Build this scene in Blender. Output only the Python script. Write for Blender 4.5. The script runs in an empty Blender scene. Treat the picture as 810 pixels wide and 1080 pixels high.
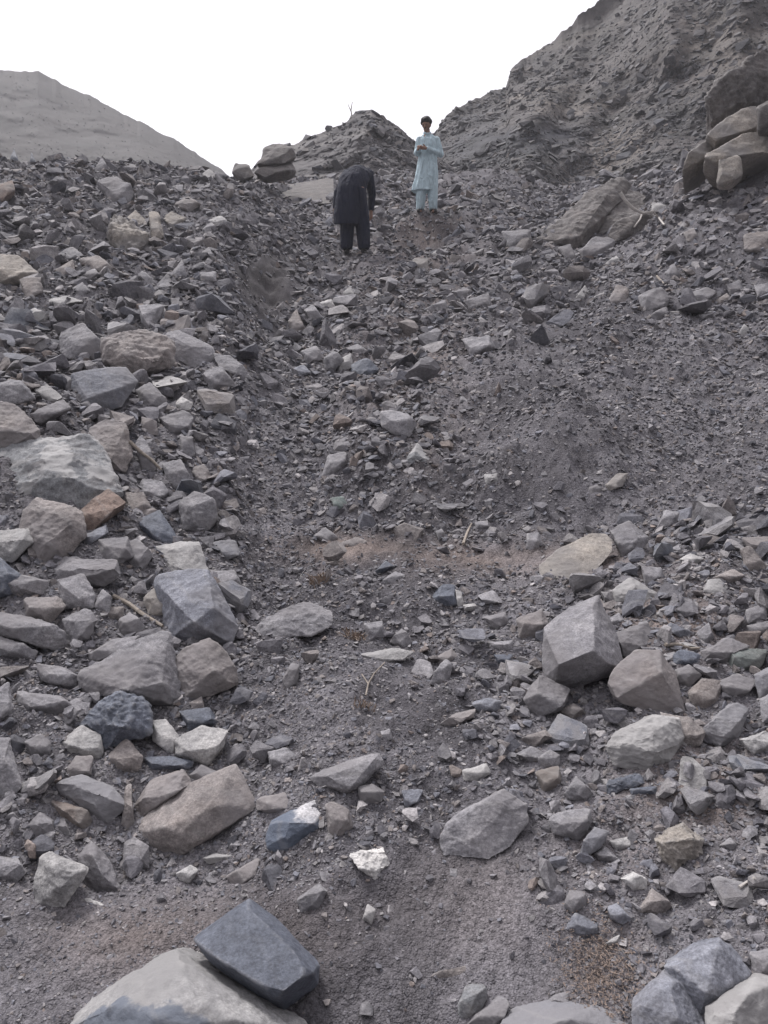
import bpy, bmesh, math, random
import numpy as np
from mathutils import Vector, Matrix

# ------------------------------------------------------------------ camera, world, sun, exposure
sc = bpy.context.scene
F = 810.0; PITCH = math.radians(-6.0); EYE = 1.6
cam = bpy.data.objects.new('camera', bpy.data.cameras.new('camera'))
sc.collection.objects.link(cam); sc.camera = cam
cam.location = (0, 0, EYE); cam.rotation_euler = (math.radians(90) + PITCH, 0, 0)
cam.data.sensor_fit = 'VERTICAL'; cam.data.sensor_height = 36; cam.data.lens = 27
cam.data.clip_start = 0.05; cam.data.clip_end = 2000

SUN_EL, SUN_AZ = 58, -35          # azimuth measured from +Y (view direction) towards +X
w = bpy.data.worlds.new("World"); sc.world = w; w.use_nodes = True
nt = w.node_tree; nt.nodes.clear()
sky = nt.nodes.new('ShaderNodeTexSky'); sky.sky_type = 'NISHITA'; sky.sun_disc = False
sky.sun_elevation = math.radians(SUN_EL); sky.sun_rotation = math.radians(SUN_AZ)
sky.air_density = 1.0; sky.dust_density = 6.0; sky.ozone_density = 1.0
hs = nt.nodes.new('ShaderNodeHueSaturation'); hs.inputs['Saturation'].default_value = 0.25
mxw = nt.nodes.new('ShaderNodeMix'); mxw.data_type = 'RGBA'; mxw.inputs[0].default_value = 0.82
mxw.inputs[7].default_value = (10.5, 10.2, 11.0, 1)      # overcast veil of cloud over the sky
bg = nt.nodes.new('ShaderNodeBackground'); bg.inputs[1].default_value = 0.055
wo = nt.nodes.new('ShaderNodeOutputWorld')
nt.links.new(sky.outputs[0], hs.inputs['Color']); nt.links.new(hs.outputs[0], mxw.inputs[6])
# sky brightness shaped for facet contrast: strongest overhead and ahead, dimmed behind the camera
gtc = nt.nodes.new('ShaderNodeTexCoord'); gd = nt.nodes.new('ShaderNodeVectorMath'); gd.operation = 'DOT_PRODUCT'
gd.inputs[1].default_value = Vector((-.25, .62, .74)).normalized()[:]
gr = nt.nodes.new('ShaderNodeMapRange'); gr.inputs[1].default_value = -.5; gr.inputs[2].default_value = .75; gr.inputs[3].default_value = .12; gr.inputs[4].default_value = 1.12
nt.links.new(gtc.outputs['Generated'], gd.inputs[0]); nt.links.new(gd.outputs['Value'], gr.inputs[0])
gm = nt.nodes.new('ShaderNodeVectorMath'); gm.operation = 'SCALE'
nt.links.new(mxw.outputs[2], gm.inputs[0]); nt.links.new(gr.outputs[0], gm.inputs['Scale']); nt.links.new(gm.outputs[0], bg.inputs[0]); nt.links.new(bg.outputs[0], wo.inputs[0])
sl = bpy.data.lights.new('sun', 'SUN'); sl.energy = 1.5; sl.angle = math.radians(12); sl.color = (1, 0.972, 0.958)
so = bpy.data.objects.new('sun', sl); sc.collection.objects.link(so)
e, a = math.radians(SUN_EL), math.radians(SUN_AZ)
sd = Vector((math.sin(a)*math.cos(e), math.cos(a)*math.cos(e), math.sin(e)))
so.rotation_euler = sd.to_track_quat('Z', 'Y').to_euler()
sc.view_settings.view_transform = 'Standard'; sc.view_settings.look = 'None'
sc.view_settings.exposure = 1.13
HAZE = .0017                       # scattering per metre of the haze box built last; sc.view_settings.gamma = 1; sc.view_settings.use_curve_mapping = False
sc.cycles.volume_bounces = 1

R = random.Random(7); RN = np.random.default_rng(11)

# ------------------------------------------------------------------ helpers: pixels <-> rays, noise
cP, sP = math.cos(PITCH), math.sin(PITCH)
def ray(px, py):
    dx = (np.asarray(px, float)-405)/F; dz = (540-np.asarray(py, float))/F
    y = cP - dz*sP; z = sP + dz*cP
    return dx/y, z/y                    # x and z per metre of depth (y)
def at(px, py, Y):
    u, t = ray(px, py)
    return np.stack([u*Y, np.asarray(Y)+0*u, EYE+t*Y], -1)
def project(p):
    x, y, z = p[..., 0], p[..., 1], p[..., 2]-EYE
    d = y*cP + z*sP; v = -y*sP + z*cP
    d = np.maximum(d, 1e-3)
    return 405+F*x/d, 540-F*v/d
def _h(ix, iy, iz):
    n = (ix*374761393 + iy*668265263 + iz*2147483647 + 1013904223) & 0xffffffff
    n = ((n ^ (n >> 13))*1274126177) & 0xffffffff
    n = ((n ^ (n >> 15))*2246822519) & 0xffffffff
    return ((n ^ (n >> 16)) & 0xffff)/32767.5-1.0
def vnoise(p):
    p = np.asarray(p, float); i = np.floor(p).astype(np.int64); f = p-i; f = f*f*f*(f*(f*6-15)+10)
    X, Y, Z = i[..., 0], i[..., 1], i[..., 2]; fx, fy, fz = f[..., 0], f[..., 1], f[..., 2]
    r = 0
    for a in (0, 1):
        for b in (0, 1):
            for c in (0, 1):
                r = r + _h(X+a, Y+b, Z+c)*(fx if a else 1-fx)*(fy if b else 1-fy)*(fz if c else 1-fz)
    return r
def fbm(p, oct=4, rough=0.5):
    s = 0; amp = 1; p = np.asarray(p, float)
    for o in range(oct):
        s = s + amp*vnoise(p); p = p*2.03+17.3; amp *= rough
    return s
def sstep(a, b, x):
    t = np.clip((x-a)/(b-a), 0, 1); return t*t*(3-2*t)

# ------------------------------------------------------------------ materials
def new_mat(name):
    m = bpy.data.materials.new(name); m.use_nodes = True; n = m.node_tree.nodes
    return m, m.node_tree, n['Principled BSDF']
def N(nt, typ, **kw):
    n = nt.nodes.new(typ)
    for k, v in kw.items():
        if hasattr(n, k): setattr(n, k, v)
        else: n.inputs[k.replace('_', ' ')].default_value = v
    return n
def ramp(nt, src, stops):
    r = nt.nodes.new('ShaderNodeValToRGB'); nt.links.new(src, r.inputs[0])
    el = r.color_ramp.elements
    while len(el) < len(stops): el.new(0.5)
    for e_, (p, c) in zip(el, stops):
        e_.position = p; e_.color = (*c, 1) if len(c) == 3 else c
    return r
def mixc(nt, f, a, b, mode='MIX'):
    m = nt.nodes.new('ShaderNodeMix'); m.data_type = 'RGBA'; m.blend_type = mode
    for s, v in ((m.inputs[0], f), (m.inputs[6], a), (m.inputs[7], b)):
        if hasattr(v, 'type') and hasattr(v, 'node'): nt.links.new(v, s)
        else: s.default_value = v if not isinstance(v, tuple) or len(v) == 4 else (*v, 1)
    return m.outputs[2]
def rock_mat(name, base, var=0.25, vein=0.0, tint=None, stain=0.0, rough=0.85, attr=False, scale=1.0, bump=0.5, seam=.16, lay=2.0, zs=None, wear=.55):
    m, t, bs = new_mat(name)
    tc = N(t, 'ShaderNodeTexCoord'); oi = N(t, 'ShaderNodeObjectInfo')
    ofs = N(t, 'ShaderNodeVectorMath', operation='MULTIPLY_ADD')
    t.links.new(oi.outputs['Random'], ofs.inputs[0]); ofs.inputs[1].default_value = (37, 71, 53)
    t.links.new(tc.outputs['Object'], ofs.inputs[2]); V = ofs.outputs[0]
    def noise(sc_, det=6, rg=0.6):
        n = N(t, 'ShaderNodeTexNoise'); n.inputs['Scale'].default_value = sc_*scale
        n.inputs['Detail'].default_value = det; n.inputs['Roughness'].default_value = rg
        t.links.new(V, n.inputs['Vector']); return n.outputs[0]
    n1 = noise(7, 8, .65); n2 = noise(45, 6, .7); n3 = noise(2.6, 3, .5)
    if attr:
        at_ = N(t, 'ShaderNodeAttribute'); at_.attribute_name = 'Col'; col = at_.outputs['Color']
    else:
        rv = ramp(t, oi.outputs['Random'], [(0, tuple(c*(1-var*.6) for c in base)), (1, tuple(c*(1+var*.6) for c in base))])
        col = rv.outputs[0]
    r1 = ramp(t, n1, [(0.28, (.62, .62, .64)), (0.5, (1, 1, 1)), (0.72, (1.38, 1.36, 1.33))])
    col = mixc(t, 1.0, col, r1.outputs[0], 'MULTIPLY')
    r2 = ramp(t, n2, [(0.3, (.62, .62, .63)), (0.7, (1.4, 1.4, 1.38))])
    col = mixc(t, 0.85, col, r2.outputs[0], 'MULTIPLY')
    r9 = ramp(t, noise(170, 3, .7), [(0.32, (.6, .6, .6)), (0.5, (1, 1, 1)), (0.7, (1.5, 1.5, 1.5))])
    col = mixc(t, 0.7, col, r9.outputs[0], 'MULTIPLY')
    if tint:
        r3 = ramp(t, n3, [(0.45, (0, 0, 0)), (0.6, (1, 1, 1))])
        col = mixc(t, r3.outputs[0], col, tint)
    if stain:
        r4 = ramp(t, noise(4.2, 7, .7), [(0.52, (0, 0, 0)), (0.66, (stain,)*3)])
        col = mixc(t, r4.outputs[0], col, (0.165, 0.13, 0.11))
    if vein:
        r5 = ramp(t, noise(5.5, 9, .62), [(0.51, (0, 0, 0)), (0.555, (vein,)*3)])
        col = mixc(t, r5.outputs[0], col, (0.4, 0.392, 0.388))
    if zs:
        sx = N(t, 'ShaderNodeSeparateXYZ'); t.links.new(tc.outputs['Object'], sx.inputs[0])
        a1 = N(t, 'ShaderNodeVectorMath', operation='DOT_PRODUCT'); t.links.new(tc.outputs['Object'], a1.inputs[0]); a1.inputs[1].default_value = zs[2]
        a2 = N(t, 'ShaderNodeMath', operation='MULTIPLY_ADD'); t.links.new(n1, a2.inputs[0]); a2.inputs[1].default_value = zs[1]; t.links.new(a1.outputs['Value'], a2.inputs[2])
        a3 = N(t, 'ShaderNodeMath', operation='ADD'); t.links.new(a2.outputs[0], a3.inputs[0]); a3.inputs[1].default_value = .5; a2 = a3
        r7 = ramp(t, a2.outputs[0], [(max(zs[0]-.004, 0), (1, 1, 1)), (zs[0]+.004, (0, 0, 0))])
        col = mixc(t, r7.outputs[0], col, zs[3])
    # thin mineral seams running through the stone
    wv = N(t, 'ShaderNodeTexWave', wave_type='BANDS', bands_direction='DIAGONAL')
    wv.inputs['Scale'].default_value = 3.3*scale; wv.inputs['Distortion'].default_value = 9; wv.inputs['Detail'].default_value = 4
    t.links.new(V, wv.inputs['Vector'])
    r6 = ramp(t, wv.outputs[0], [(0.0, (1, 1, 1)), (0.05, (0, 0, 0))])
    f6 = N(t, 'ShaderNodeMath', operation='MULTIPLY'); t.links.new(r6.outputs[0], f6.inputs[0]); f6.inputs[1].default_value = seam
    col = mixc(t, f6.outputs[0], col, (0.33, 0.32, 0.31))
    if wear and not attr:          # rubbed, paler edges
        ge = N(t, 'ShaderNodeNewGeometry'); r8 = ramp(t, ge.outputs['Pointiness'], [(.515, (0, 0, 0)), (.58, (wear,)*3)])
        wn = N(t, 'ShaderNodeMath', operation='MULTIPLY'); t.links.new(r8.outputs[0], wn.inputs[0]); t.links.new(n2, wn.inputs[1])
        col = mixc(t, wn.outputs[0], col, (.45, .44, .43))
    t.links.new(col, bs.inputs['Base Color'])
    bs.inputs['Roughness'].default_value = rough; bs.inputs['Specular IOR Level'].default_value = 0.35
    # relief: layered fracture plus grain
    mp = N(t, 'ShaderNodeMapping'); mp.inputs['Scale'].default_value = (1, 1, lay); mp.inputs['Rotation'].default_value = (.3, .5, .2)
    t.links.new(V, mp.inputs[0])
    nl = N(t, 'ShaderNodeTexNoise'); nl.inputs['Scale'].default_value = 9*scale; nl.inputs['Detail'].default_value = 8
    nl.inputs['Roughness'].default_value = .62; t.links.new(mp.outputs[0], nl.inputs['Vector'])
    b1 = N(t, 'ShaderNodeBump'); b1.inputs['Strength'].default_value = bump*.9; b1.inputs['Distance'].default_value = .022/scale
    t.links.new(nl.outputs[0], b1.inputs['Height'])
    b2 = N(t, 'ShaderNodeBump'); b2.inputs['Strength'].default_value = bump*.9; b2.inputs['Distance'].default_value = .006/scale
    t.links.new(n2, b2.inputs['Height']); t.links.new(b1.outputs[0], b2.inputs['Normal'])
    t.links.new(b2.outputs[0], bs.inputs['Normal'])
    return m
M = dict(
    grey=rock_mat('grey_rock', (.225, .219, .232), tint=(.185, .176, .182)),
    blue=rock_mat('blue_grey_rock', (.172, .178, .205), tint=(.212, .208, .22)),
    dark=rock_mat('dark_slate', (.098, .108, .135), var=.15, rough=.7, seam=.03),
    pale=rock_mat('pale_rock', (.34, .332, .33), tint=(.27, .262, .26), vein=.4),
    white=rock_mat('white_quartz', (.43, .42, .415), var=.1),
    brown=rock_mat('brown_rock', (.212, .192, .186), stain=.25, tint=(.222, .205, .205)),
    tan=rock_mat('tan_rock', (.27, .245, .22), tint=(.235, .22, .21)),
    rust=rock_mat('rusty_rock', (.19, .145, .125), stain=.5, tint=(.18, .165, .155)),
    vein=rock_mat('veined_rock', (.20, .205, .215), vein=.75, stain=.3),
    green=rock_mat('greenish_rock', (.13, .155, .15), tint=(.17, .17, .16)),
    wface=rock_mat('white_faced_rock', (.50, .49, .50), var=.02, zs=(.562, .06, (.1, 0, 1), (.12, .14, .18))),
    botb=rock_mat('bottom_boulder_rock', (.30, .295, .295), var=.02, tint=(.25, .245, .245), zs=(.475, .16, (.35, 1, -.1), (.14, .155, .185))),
    drab=rock_mat('drab_dusty_rock', (.135, .125, .122), var=.1, stain=.2),
    chips=rock_mat('rock_chips', (.2, .2, .2), attr=True, bump=.35),
    hill=rock_mat('weathered_hill_rock', (.165, .158, .152), attr=True, scale=.6, bump=.28, lay=1.0, seam=.03),
)
def ground_mat():
    m, t, bs = new_mat('gravelly_dirt')
    tc = N(t, 'ShaderNodeTexCoord'); V = tc.outputs['Object']
    at_ = N(t, 'ShaderNodeAttribute'); at_.attribute_name = 'Col'
    def vor(s):
        v = N(t, 'ShaderNodeTexVoronoi'); v.inputs['Scale'].default_value = s; t.links.new(V, v.inputs['Vector']); return v
    v1, v2 = vor(210), vor(70)
    n1 = N(t, 'ShaderNodeTexNoise'); n1.inputs['Scale'].default_value = 4; n1.inputs['Detail'].default_value = 9; t.links.new(V, n1.inputs['Vector'])
    n2 = N(t, 'ShaderNodeTexNoise'); n2.inputs['Scale'].default_value = 120; n2.inputs['Detail'].default_value = 5; t.links.new(V, n2.inputs['Vector'])
    c = at_.outputs['Color']
    bw1 = N(t, 'ShaderNodeRGBToBW'); t.links.new(v1.outputs['Color'], bw1.inputs[0])
    bw2 = N(t, 'ShaderNodeRGBToBW'); t.links.new(v2.outputs['Color'], bw2.inputs[0])
    ra = ramp(t, bw1.outputs[0], [(.15, (.55, .55, .55)), (.75, (1.45, 1.45, 1.47))])
    rb = ramp(t, bw2.outputs[0], [(.15, (.75, .75, .75)), (.8, (1.3, 1.3, 1.3))])
    rc = ramp(t, n1.outputs[0], [(.3, (.75, .74, .73)), (.7, (1.25, 1.25, 1.25))])
    rd = ramp(t, n2.outputs[0], [(.3, (.6, .6, .6)), (.7, (1.4, 1.4, 1.4))])
    c = mixc(t, .55, c, ra.outputs[0], 'MULTIPLY'); c = mixc(t, .4, c, rb.outputs[0], 'MULTIPLY')
    c = mixc(t, 1.0, c, rc.outputs[0], 'MULTIPLY'); c = mixc(t, .6, c, rd.outputs[0], 'MULTIPLY')
    t.links.new(c, bs.inputs['Base Color']); bs.inputs['Roughness'].default_value = .95
    bs.inputs['Specular IOR Level'].default_value = .2
    b1 = N(t, 'ShaderNodeBump'); b1.invert = True; b1.inputs['Strength'].default_value = .8; b1.inputs['Distance'].default_value = .004
    t.links.new(v1.outputs['Distance'], b1.inputs['Height'])
    b2 = N(t, 'ShaderNodeBump'); b2.invert = True; b2.inputs['Strength'].default_value = .6; b2.inputs['Distance'].default_value = .007
    t.links.new(v2.outputs['Distance'], b2.inputs['Height']); t.links.new(b1.outputs[0], b2.inputs['Normal'])
    b3 = N(t, 'ShaderNodeBump'); b3.inputs['Strength'].default_value = .6; b3.inputs['Distance'].default_value = .006
    t.links.new(n2.outputs[0], b3.inputs['Height']); t.links.new(b2.outputs[0], b3.inputs['Normal'])
    t.links.new(b3.outputs[0], bs.inputs['Normal'])
    return m
M['ground'] = ground_mat()
def plain(name, col, rough=.8, noise=.25, sc_=30, bump=.2):
    m, t, bs = new_mat(name); tc = N(t, 'ShaderNodeTexCoord')
    n = N(t, 'ShaderNodeTexNoise'); n.inputs['Scale'].default_value = sc_; n.inputs['Detail'].default_value = 5
    t.links.new(tc.outputs['Object'], n.inputs['Vector'])
    r = ramp(t, n.outputs[0], [(.3, tuple(c*(1-noise) for c in col)), (.7, tuple(c*(1+noise) for c in col))])
    t.links.new(r.outputs[0], bs.inputs['Base Color']); bs.inputs['Roughness'].default_value = rough
    b = N(t, 'ShaderNodeBump'); b.inputs['Strength'].default_value = bump; b.inputs['Distance'].default_value = .01
    t.links.new(n.outputs[0], b.inputs['Height']); t.links.new(b.outputs[0], bs.inputs['Normal'])
    return m

# ------------------------------------------------------------------ objects
def link_mesh(name, verts, faces, mat, parent=None, loc=(0, 0, 0), smooth=True, cols=None):
    me = bpy.data.meshes.new(name)
    verts = np.asarray(verts, np.float32); faces = np.asarray(faces, np.int32) if not isinstance(faces, list) else faces
    if isinstance(faces, np.ndarray):
        k = faces.shape[1]; nf = len(faces)
        me.vertices.add(len(verts)); me.vertices.foreach_set('co', verts.ravel())
        me.loops.add(nf*k); me.loops.foreach_set('vertex_index', faces.ravel())
        me.polygons.add(nf); me.polygons.foreach_set('loop_start', np.arange(0, nf*k, k, dtype=np.int32))
        me.update(calc_edges=True)
    else: me.from_pydata([tuple(v) for v in verts], [], faces)
    me.polygons.foreach_set('use_smooth', np.full(len(me.polygons), smooth))
    if cols is not None:
        ca = me.attributes.new('Col', 'FLOAT_COLOR', 'POINT')
        c4 = np.ones((len(verts), 4), np.float32); c4[:, :3] = cols; ca.data.foreach_set('color', c4.ravel())
    me.materials.append(mat); me.update()
    o = bpy.data.objects.new(name, me); sc.collection.objects.link(o); o.location = loc
    if parent: o.parent = parent
    return o
def tag(o, label=None, cat=None, group=None, kind=None):
    for k, v in (('label', label), ('category', cat), ('group', group), ('kind', kind)):
        if v: o[k] = v
    return o
def empty(name, loc, rz=0):
    o = bpy.data.objects.new(name, None); sc.collection.objects.link(o); o.empty_display_size = .1
    o.location = loc; o.rotation_euler = (0, 0, rz); return o

# ------------------------------------------------------------------ the slope
COLS = {
 -260: [(1080,1.4),(900,1.8),(800,2.05),(700,2.45),(600,2.9),(500,3.5),(400,4.5),(300,6.4),(250,7.6),(200,9.6),(160,12.5)],
 0:   [(1080,1.45),(900,1.9),(800,2.15),(700,2.6),(600,3.1),(500,3.8),(400,4.9),(300,7.0),(250,8.3),(200,10.5),(168,13.5)],
 110: [(1080,1.45),(900,1.92),(800,2.2),(700,2.65),(600,3.2),(500,3.95),(400,5.1),(300,7.3),(250,8.6),(200,11.0),(174,13.8)],
 200: [(1080,1.45),(900,1.95),(800,2.25),(700,2.75),(600,3.4),(500,4.2),(400,5.5),(300,7.8),(250,9.2),(200,11.8),(182,14.5)],
 238: [(1080,1.45),(900,1.95),(800,2.25),(700,2.75),(600,3.4),(500,4.2),(400,5.5),(300,7.6),(250,9.3),(200,12.2),(183,15)],
 285: [(1080,1.45),(800,2.25),(700,2.8),(600,3.75),(500,4.6),(400,6.25),(335,8.6),(300,8.9),(270,9.5),(230,12),(195,15),(184,18)],
 330: [(1080,1.45),(800,2.2),(680,2.85),(590,3.8),(565,4.15),(500,4.65),(400,6.3),(300,9.4),(265,11.3),(224,13.8),(200,16),(188,19)],
 400: [(1080,1.45),(800,2.2),(680,2.9),(590,3.85),(570,4.1),(500,4.5),(400,6.2),(300,9.6),(265,11.7),(224,13.7),(200,16.2),(184,20)],
 500: [(1080,1.45),(800,2.2),(680,2.9),(590,3.8),(570,4.1),(500,4.55),(400,6.1),(300,9.5),(265,11.3),(224,13.7),(200,16.8),(184,20)],
 600: [(1080,1.45),(900,1.85),(800,2.2),(700,2.7),(610,3.3),(580,3.85),(500,4.4),(450,4.8),(400,5.8),(340,7.4),(300,9.2),(260,11),(224,13.6),(205,17),(192,21)],
 700: [(1080,1.45),(900,1.85),(800,2.2),(700,2.6),(620,3.2),(560,3.9),(500,4.4),(400,5.8),(350,6.9),(320,7.5),(300,7.9),(250,9.2),(215,11.5),(188,13.5),(172,16)],
 765: [(1080,1.42),(900,1.82),(800,2.17),(700,2.6),(600,3.2),(500,4.3),(400,5.6),(350,6.7),(300,7.5),(250,8.6),(200,10),(170,10.7),(150,11.2),(128,12)],
 810: [(1080,1.4),(900,1.8),(800,2.15),(700,2.6),(600,3.2),(500,4.2),(400,5.5),(350,6.6),(300,7.3),(250,8.2),(200,9.2),(170,9.7),(140,10.2),(100,11),(65,12)],
 1070:[(1080,1.3),(900,1.7),(800,2.0),(700,2.4),(600,2.9),(500,3.7),(400,4.7),(350,5.5),(300,6.1),(250,7.0),(200,8.0),(120,8.9),(30,10.2)],
}
YG = np.concatenate([np.linspace(-8, 1.2, 24)[:-1], np.geomspace(1.2, 300, 420)])
us = []; ZT = []
for px, pts in COLS.items():
    us.append((px-405)/F/1.0)
    ys = [-8, 0]; zs = [-1.6, .02]
    for py, Y in pts:
        u, t = ray(px, py); ys.append(Y); zs.append(float(EYE+t*Y))
    yl, zl = ys[-1], zs[-1]
    if px < 240: ys += [yl+1.5, yl+8, 60, 300]; zs += [zl-.1, zl-2, zl-8, zl-20]
    else: ys += [yl+4, yl+12, 60, 300]; zs += [zl+.6, zl+.8, zl-2, zl-12]
    z = np.interp(YG, ys, zs)
    for _ in range(14):
        z[1:-1] = .25*z[:-2]+.5*z[1:-1]+.25*z[2:]
    ZT.append(z)
us = np.array(us); ZT = np.array(ZT)
UG = np.linspace(-1.7, 1.7, 500)
# smooth across columns
ZU = np.empty((len(UG), len(YG)))
for j in range(len(YG)): ZU[:, j] = np.interp(UG, us, ZT[:, j])
for _ in range(22): ZU[1:-1] = .25*ZU[:-2]+.5*ZU[1:-1]+.25*ZU[2:]
def Wd(y): return np.where(y > 0, y, 0) + 0.7*np.exp(-np.clip(y, 0, 10)/.7) + np.where(y < 0, 0, 0)
def height(x, y):
    x = np.asarray(x, float); y = np.asarray(y, float)
    u = np.clip(x/Wd(y), -1.699, 1.699)
    fu = (u+1.7)/3.4*(len(UG)-1); iu = np.clip(np.floor(fu).astype(int), 0, len(UG)-2); fu = fu-iu
    j = np.clip(np.searchsorted(YG, y)-1, 0, len(YG)-2); fy = np.clip((y-YG[j])/(YG[j+1]-YG[j]), 0, 1)
    z = (ZU[iu, j]*(1-fu)+ZU[iu+1, j]*fu)*(1-fy)+(ZU[iu, j+1]*(1-fu)+ZU[iu+1, j+1]*fu)*fy
    yy = np.clip(y, 0.8, 25); P = np.stack([x, y, 0*x], -1)
    z = z + .030*yy**.7*fbm(P*1.6/ (1+.05*yy[..., None]), 3)*.8 + .012*yy**.6*fbm(P*7+3, 3) + .004*np.minimum(yy, 6)**.8*fbm(P*30+9, 2)
    # half-buried bedrock hump on the gravel slope and the bank cut left of the gully
    for (hx, hy, rx, ry, hh) in ((.95, 4.55, .42, .5, .13), (1.35, 4.75, .35, .4, .08), (-.15, 2.55, .3, .25, .05)):
        z = z + hh*np.exp(-(((x-hx)/rx)**2+((y-hy)/ry)**2))
    z = z - .28*np.exp(-(((x-.52)/.5)**2+((y-11.9)/.45)**2)) + .12*np.exp(-(((x-.6)/.7)**2+((y-12.7)/.4)**2))
    return z
def hit(px, py):
    px = np.atleast_1d(px).astype(float); py = np.atleast_1d(py).astype(float)
    u, t = ray(px, py); Y = np.geomspace(.9, 40, 1500)[None, :]
    d = EYE+t[:, None]*Y-height(u[:, None]*Y, Y+0*u[:, None])
    k = np.argmax(d < 0, axis=1); k = np.where((d < 0).any(1), k, 1100)
    Yh = Y[0, k]
    return np.stack([u*Yh, Yh, EYE+t*Yh], -1)

# soft map of what covers the slope where, used for colour and stone sizes
BL = [ # px, py, rx, ry, big, mid, fine
 (110, 560, 170, 330, 1.7, 1.2, .8), (60, 300, 170, 70, .7, .9, .8), (150, 250, 120, 60, .8, .9, .8),
 (100, 190, 200, 25, .35, .9, 1), (60, 320, 90, 22, .1, .5, 1), (690, 715, 165, 95, 1.5, 1.1, .8), (760, 620, 110, 60, .7, 1, .9),
 (340, 350, 110, 80, .3, .9, 1), (380, 470, 100, 70, .3, .9, 1), (490, 320, 110, 45, .35, 1, 1), (480, 520, 100, 60, .15, .8, 1),
 (620, 280, 180, 35, .45, 1, 1), (740, 280, 120, 60, .6, 1, 1), (500, 650, 110, 70, .12, .8, 1), (600, 860, 130, 80, .3, .9, 1),
 (720, 950, 160, 80, .15, .8, 1), (330, 850, 130, 60, .2, .7, 1), (300, 230, 120, 40, .15, .9, 1), (480, 240, 130, 30, .08, .8, 1),
 (665, 420, 210, 95, .0, .10, 1), (650, 430, 150, 60, .0, .06, 1), (285, 560, 45, 200, .02, .35, 1), (283, 300, 40, 38, .02, .12, .35), (795, 140, 50, 55, .1, .5, 1), (120, 1010, 170, 80, .0, .05, .22), (480, 960, 120, 75, .0, .09, .32), (760, 235, 70, 50, .5, .9, .9), (560, 590, 110, 14, .0, .1, .5),
 (380, 575, 70, 12, 0, .1, .5), (330, 730, 100, 60, .05, .35, .9), (420, 740, 80, 60, .05, .4, .9)]
def cover(px, py):
    px = np.clip(px, -40, 850); py = np.clip(py, 150, 1100)
    W = 1e-3; A = np.zeros(3)[:, None]*px.ravel()[None]; 
    A = A + 1e-3*np.array([.2, .6, .9])[:, None]; Wt = np.full(px.size, 1e-3)
    for (cx, cy, rx, ry, b, m_, f_) in BL:
        g = np.exp(-2*(((px.ravel()-cx)/rx)**2+((py.ravel()-cy)/ry)**2))**1.0
        A = A+g*np.array([b, m_, f_])[:, None]; Wt = Wt+g
    A = A/Wt
    return A.reshape((3,)+px.shape)

def build_ground():
    ug = np.concatenate([np.linspace(-1.68, -.66, 60)[:-1], np.linspace(-.66, .66, 520), np.linspace(.66, 1.68, 60)[1:]])
    yg = np.concatenate([np.linspace(-8, 1.15, 50)[:-1], np.geomspace(1.15, 26, 620), np.geomspace(27, 300, 40)])
    U, Y = np.meshgrid(ug, yg, indexing='ij')
    X = U*Wd(Y)*np.where(Y < 1, 1+np.clip(1-Y, 0, 9)*1.2, 1)
    Z = height(X, Y)
    P = np.stack([X, Y, Z], -1); ppx, ppy = project(P)
    # ground colours: brown earth and grey shale dust, darker on the bank cut
    n = fbm(np.stack([X, Y, 0*X], -1)*1.1+5, 4); n2 = fbm(np.stack([X, Y, 0*X], -1)*3.1+50, 3)
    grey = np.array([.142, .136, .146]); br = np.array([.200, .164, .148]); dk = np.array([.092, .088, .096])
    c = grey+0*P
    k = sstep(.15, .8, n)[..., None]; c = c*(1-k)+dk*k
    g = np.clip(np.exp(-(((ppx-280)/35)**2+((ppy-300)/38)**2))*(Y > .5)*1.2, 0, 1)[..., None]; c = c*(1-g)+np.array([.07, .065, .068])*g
    for (cx, cy, rx, ry, s) in ((540, 590, 150, 17, .65), (370, 578, 60, 14, .7), (700, 660, 60, 40, .7), (730, 830, 80, 40, .8), (640, 880, 40, 40, .6),
                                (500, 960, 60, 60, .35), (200, 980, 160, 50, .4), (635, 1020, 40, 45, .45), (430, 350, 60, 120, .4), (450, 255, 50, 30, .3)):
        g = s*np.exp(-(((ppx-cx)/rx)**2+((ppy-cy)/ry)**2))*(Y > .5)*np.clip(1+.8*n2, 0, 1.6)
        g = np.clip(g, 0, 1)[..., None]; c = c*(1-g)+br*g
    nu, ny = U.shape; idx = np.arange(nu*ny).reshape(nu, ny)
    f = np.stack([idx[:-1, :-1], idx[1:, :-1], idx[1:, 1:], idx[:-1, 1:]], -1).reshape(-1, 4)
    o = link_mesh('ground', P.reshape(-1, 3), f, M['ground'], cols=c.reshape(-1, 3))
    tag(o, kind='structure', label='grey-brown dirt and shale slope climbing between rubble banks')
build_ground()

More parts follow.
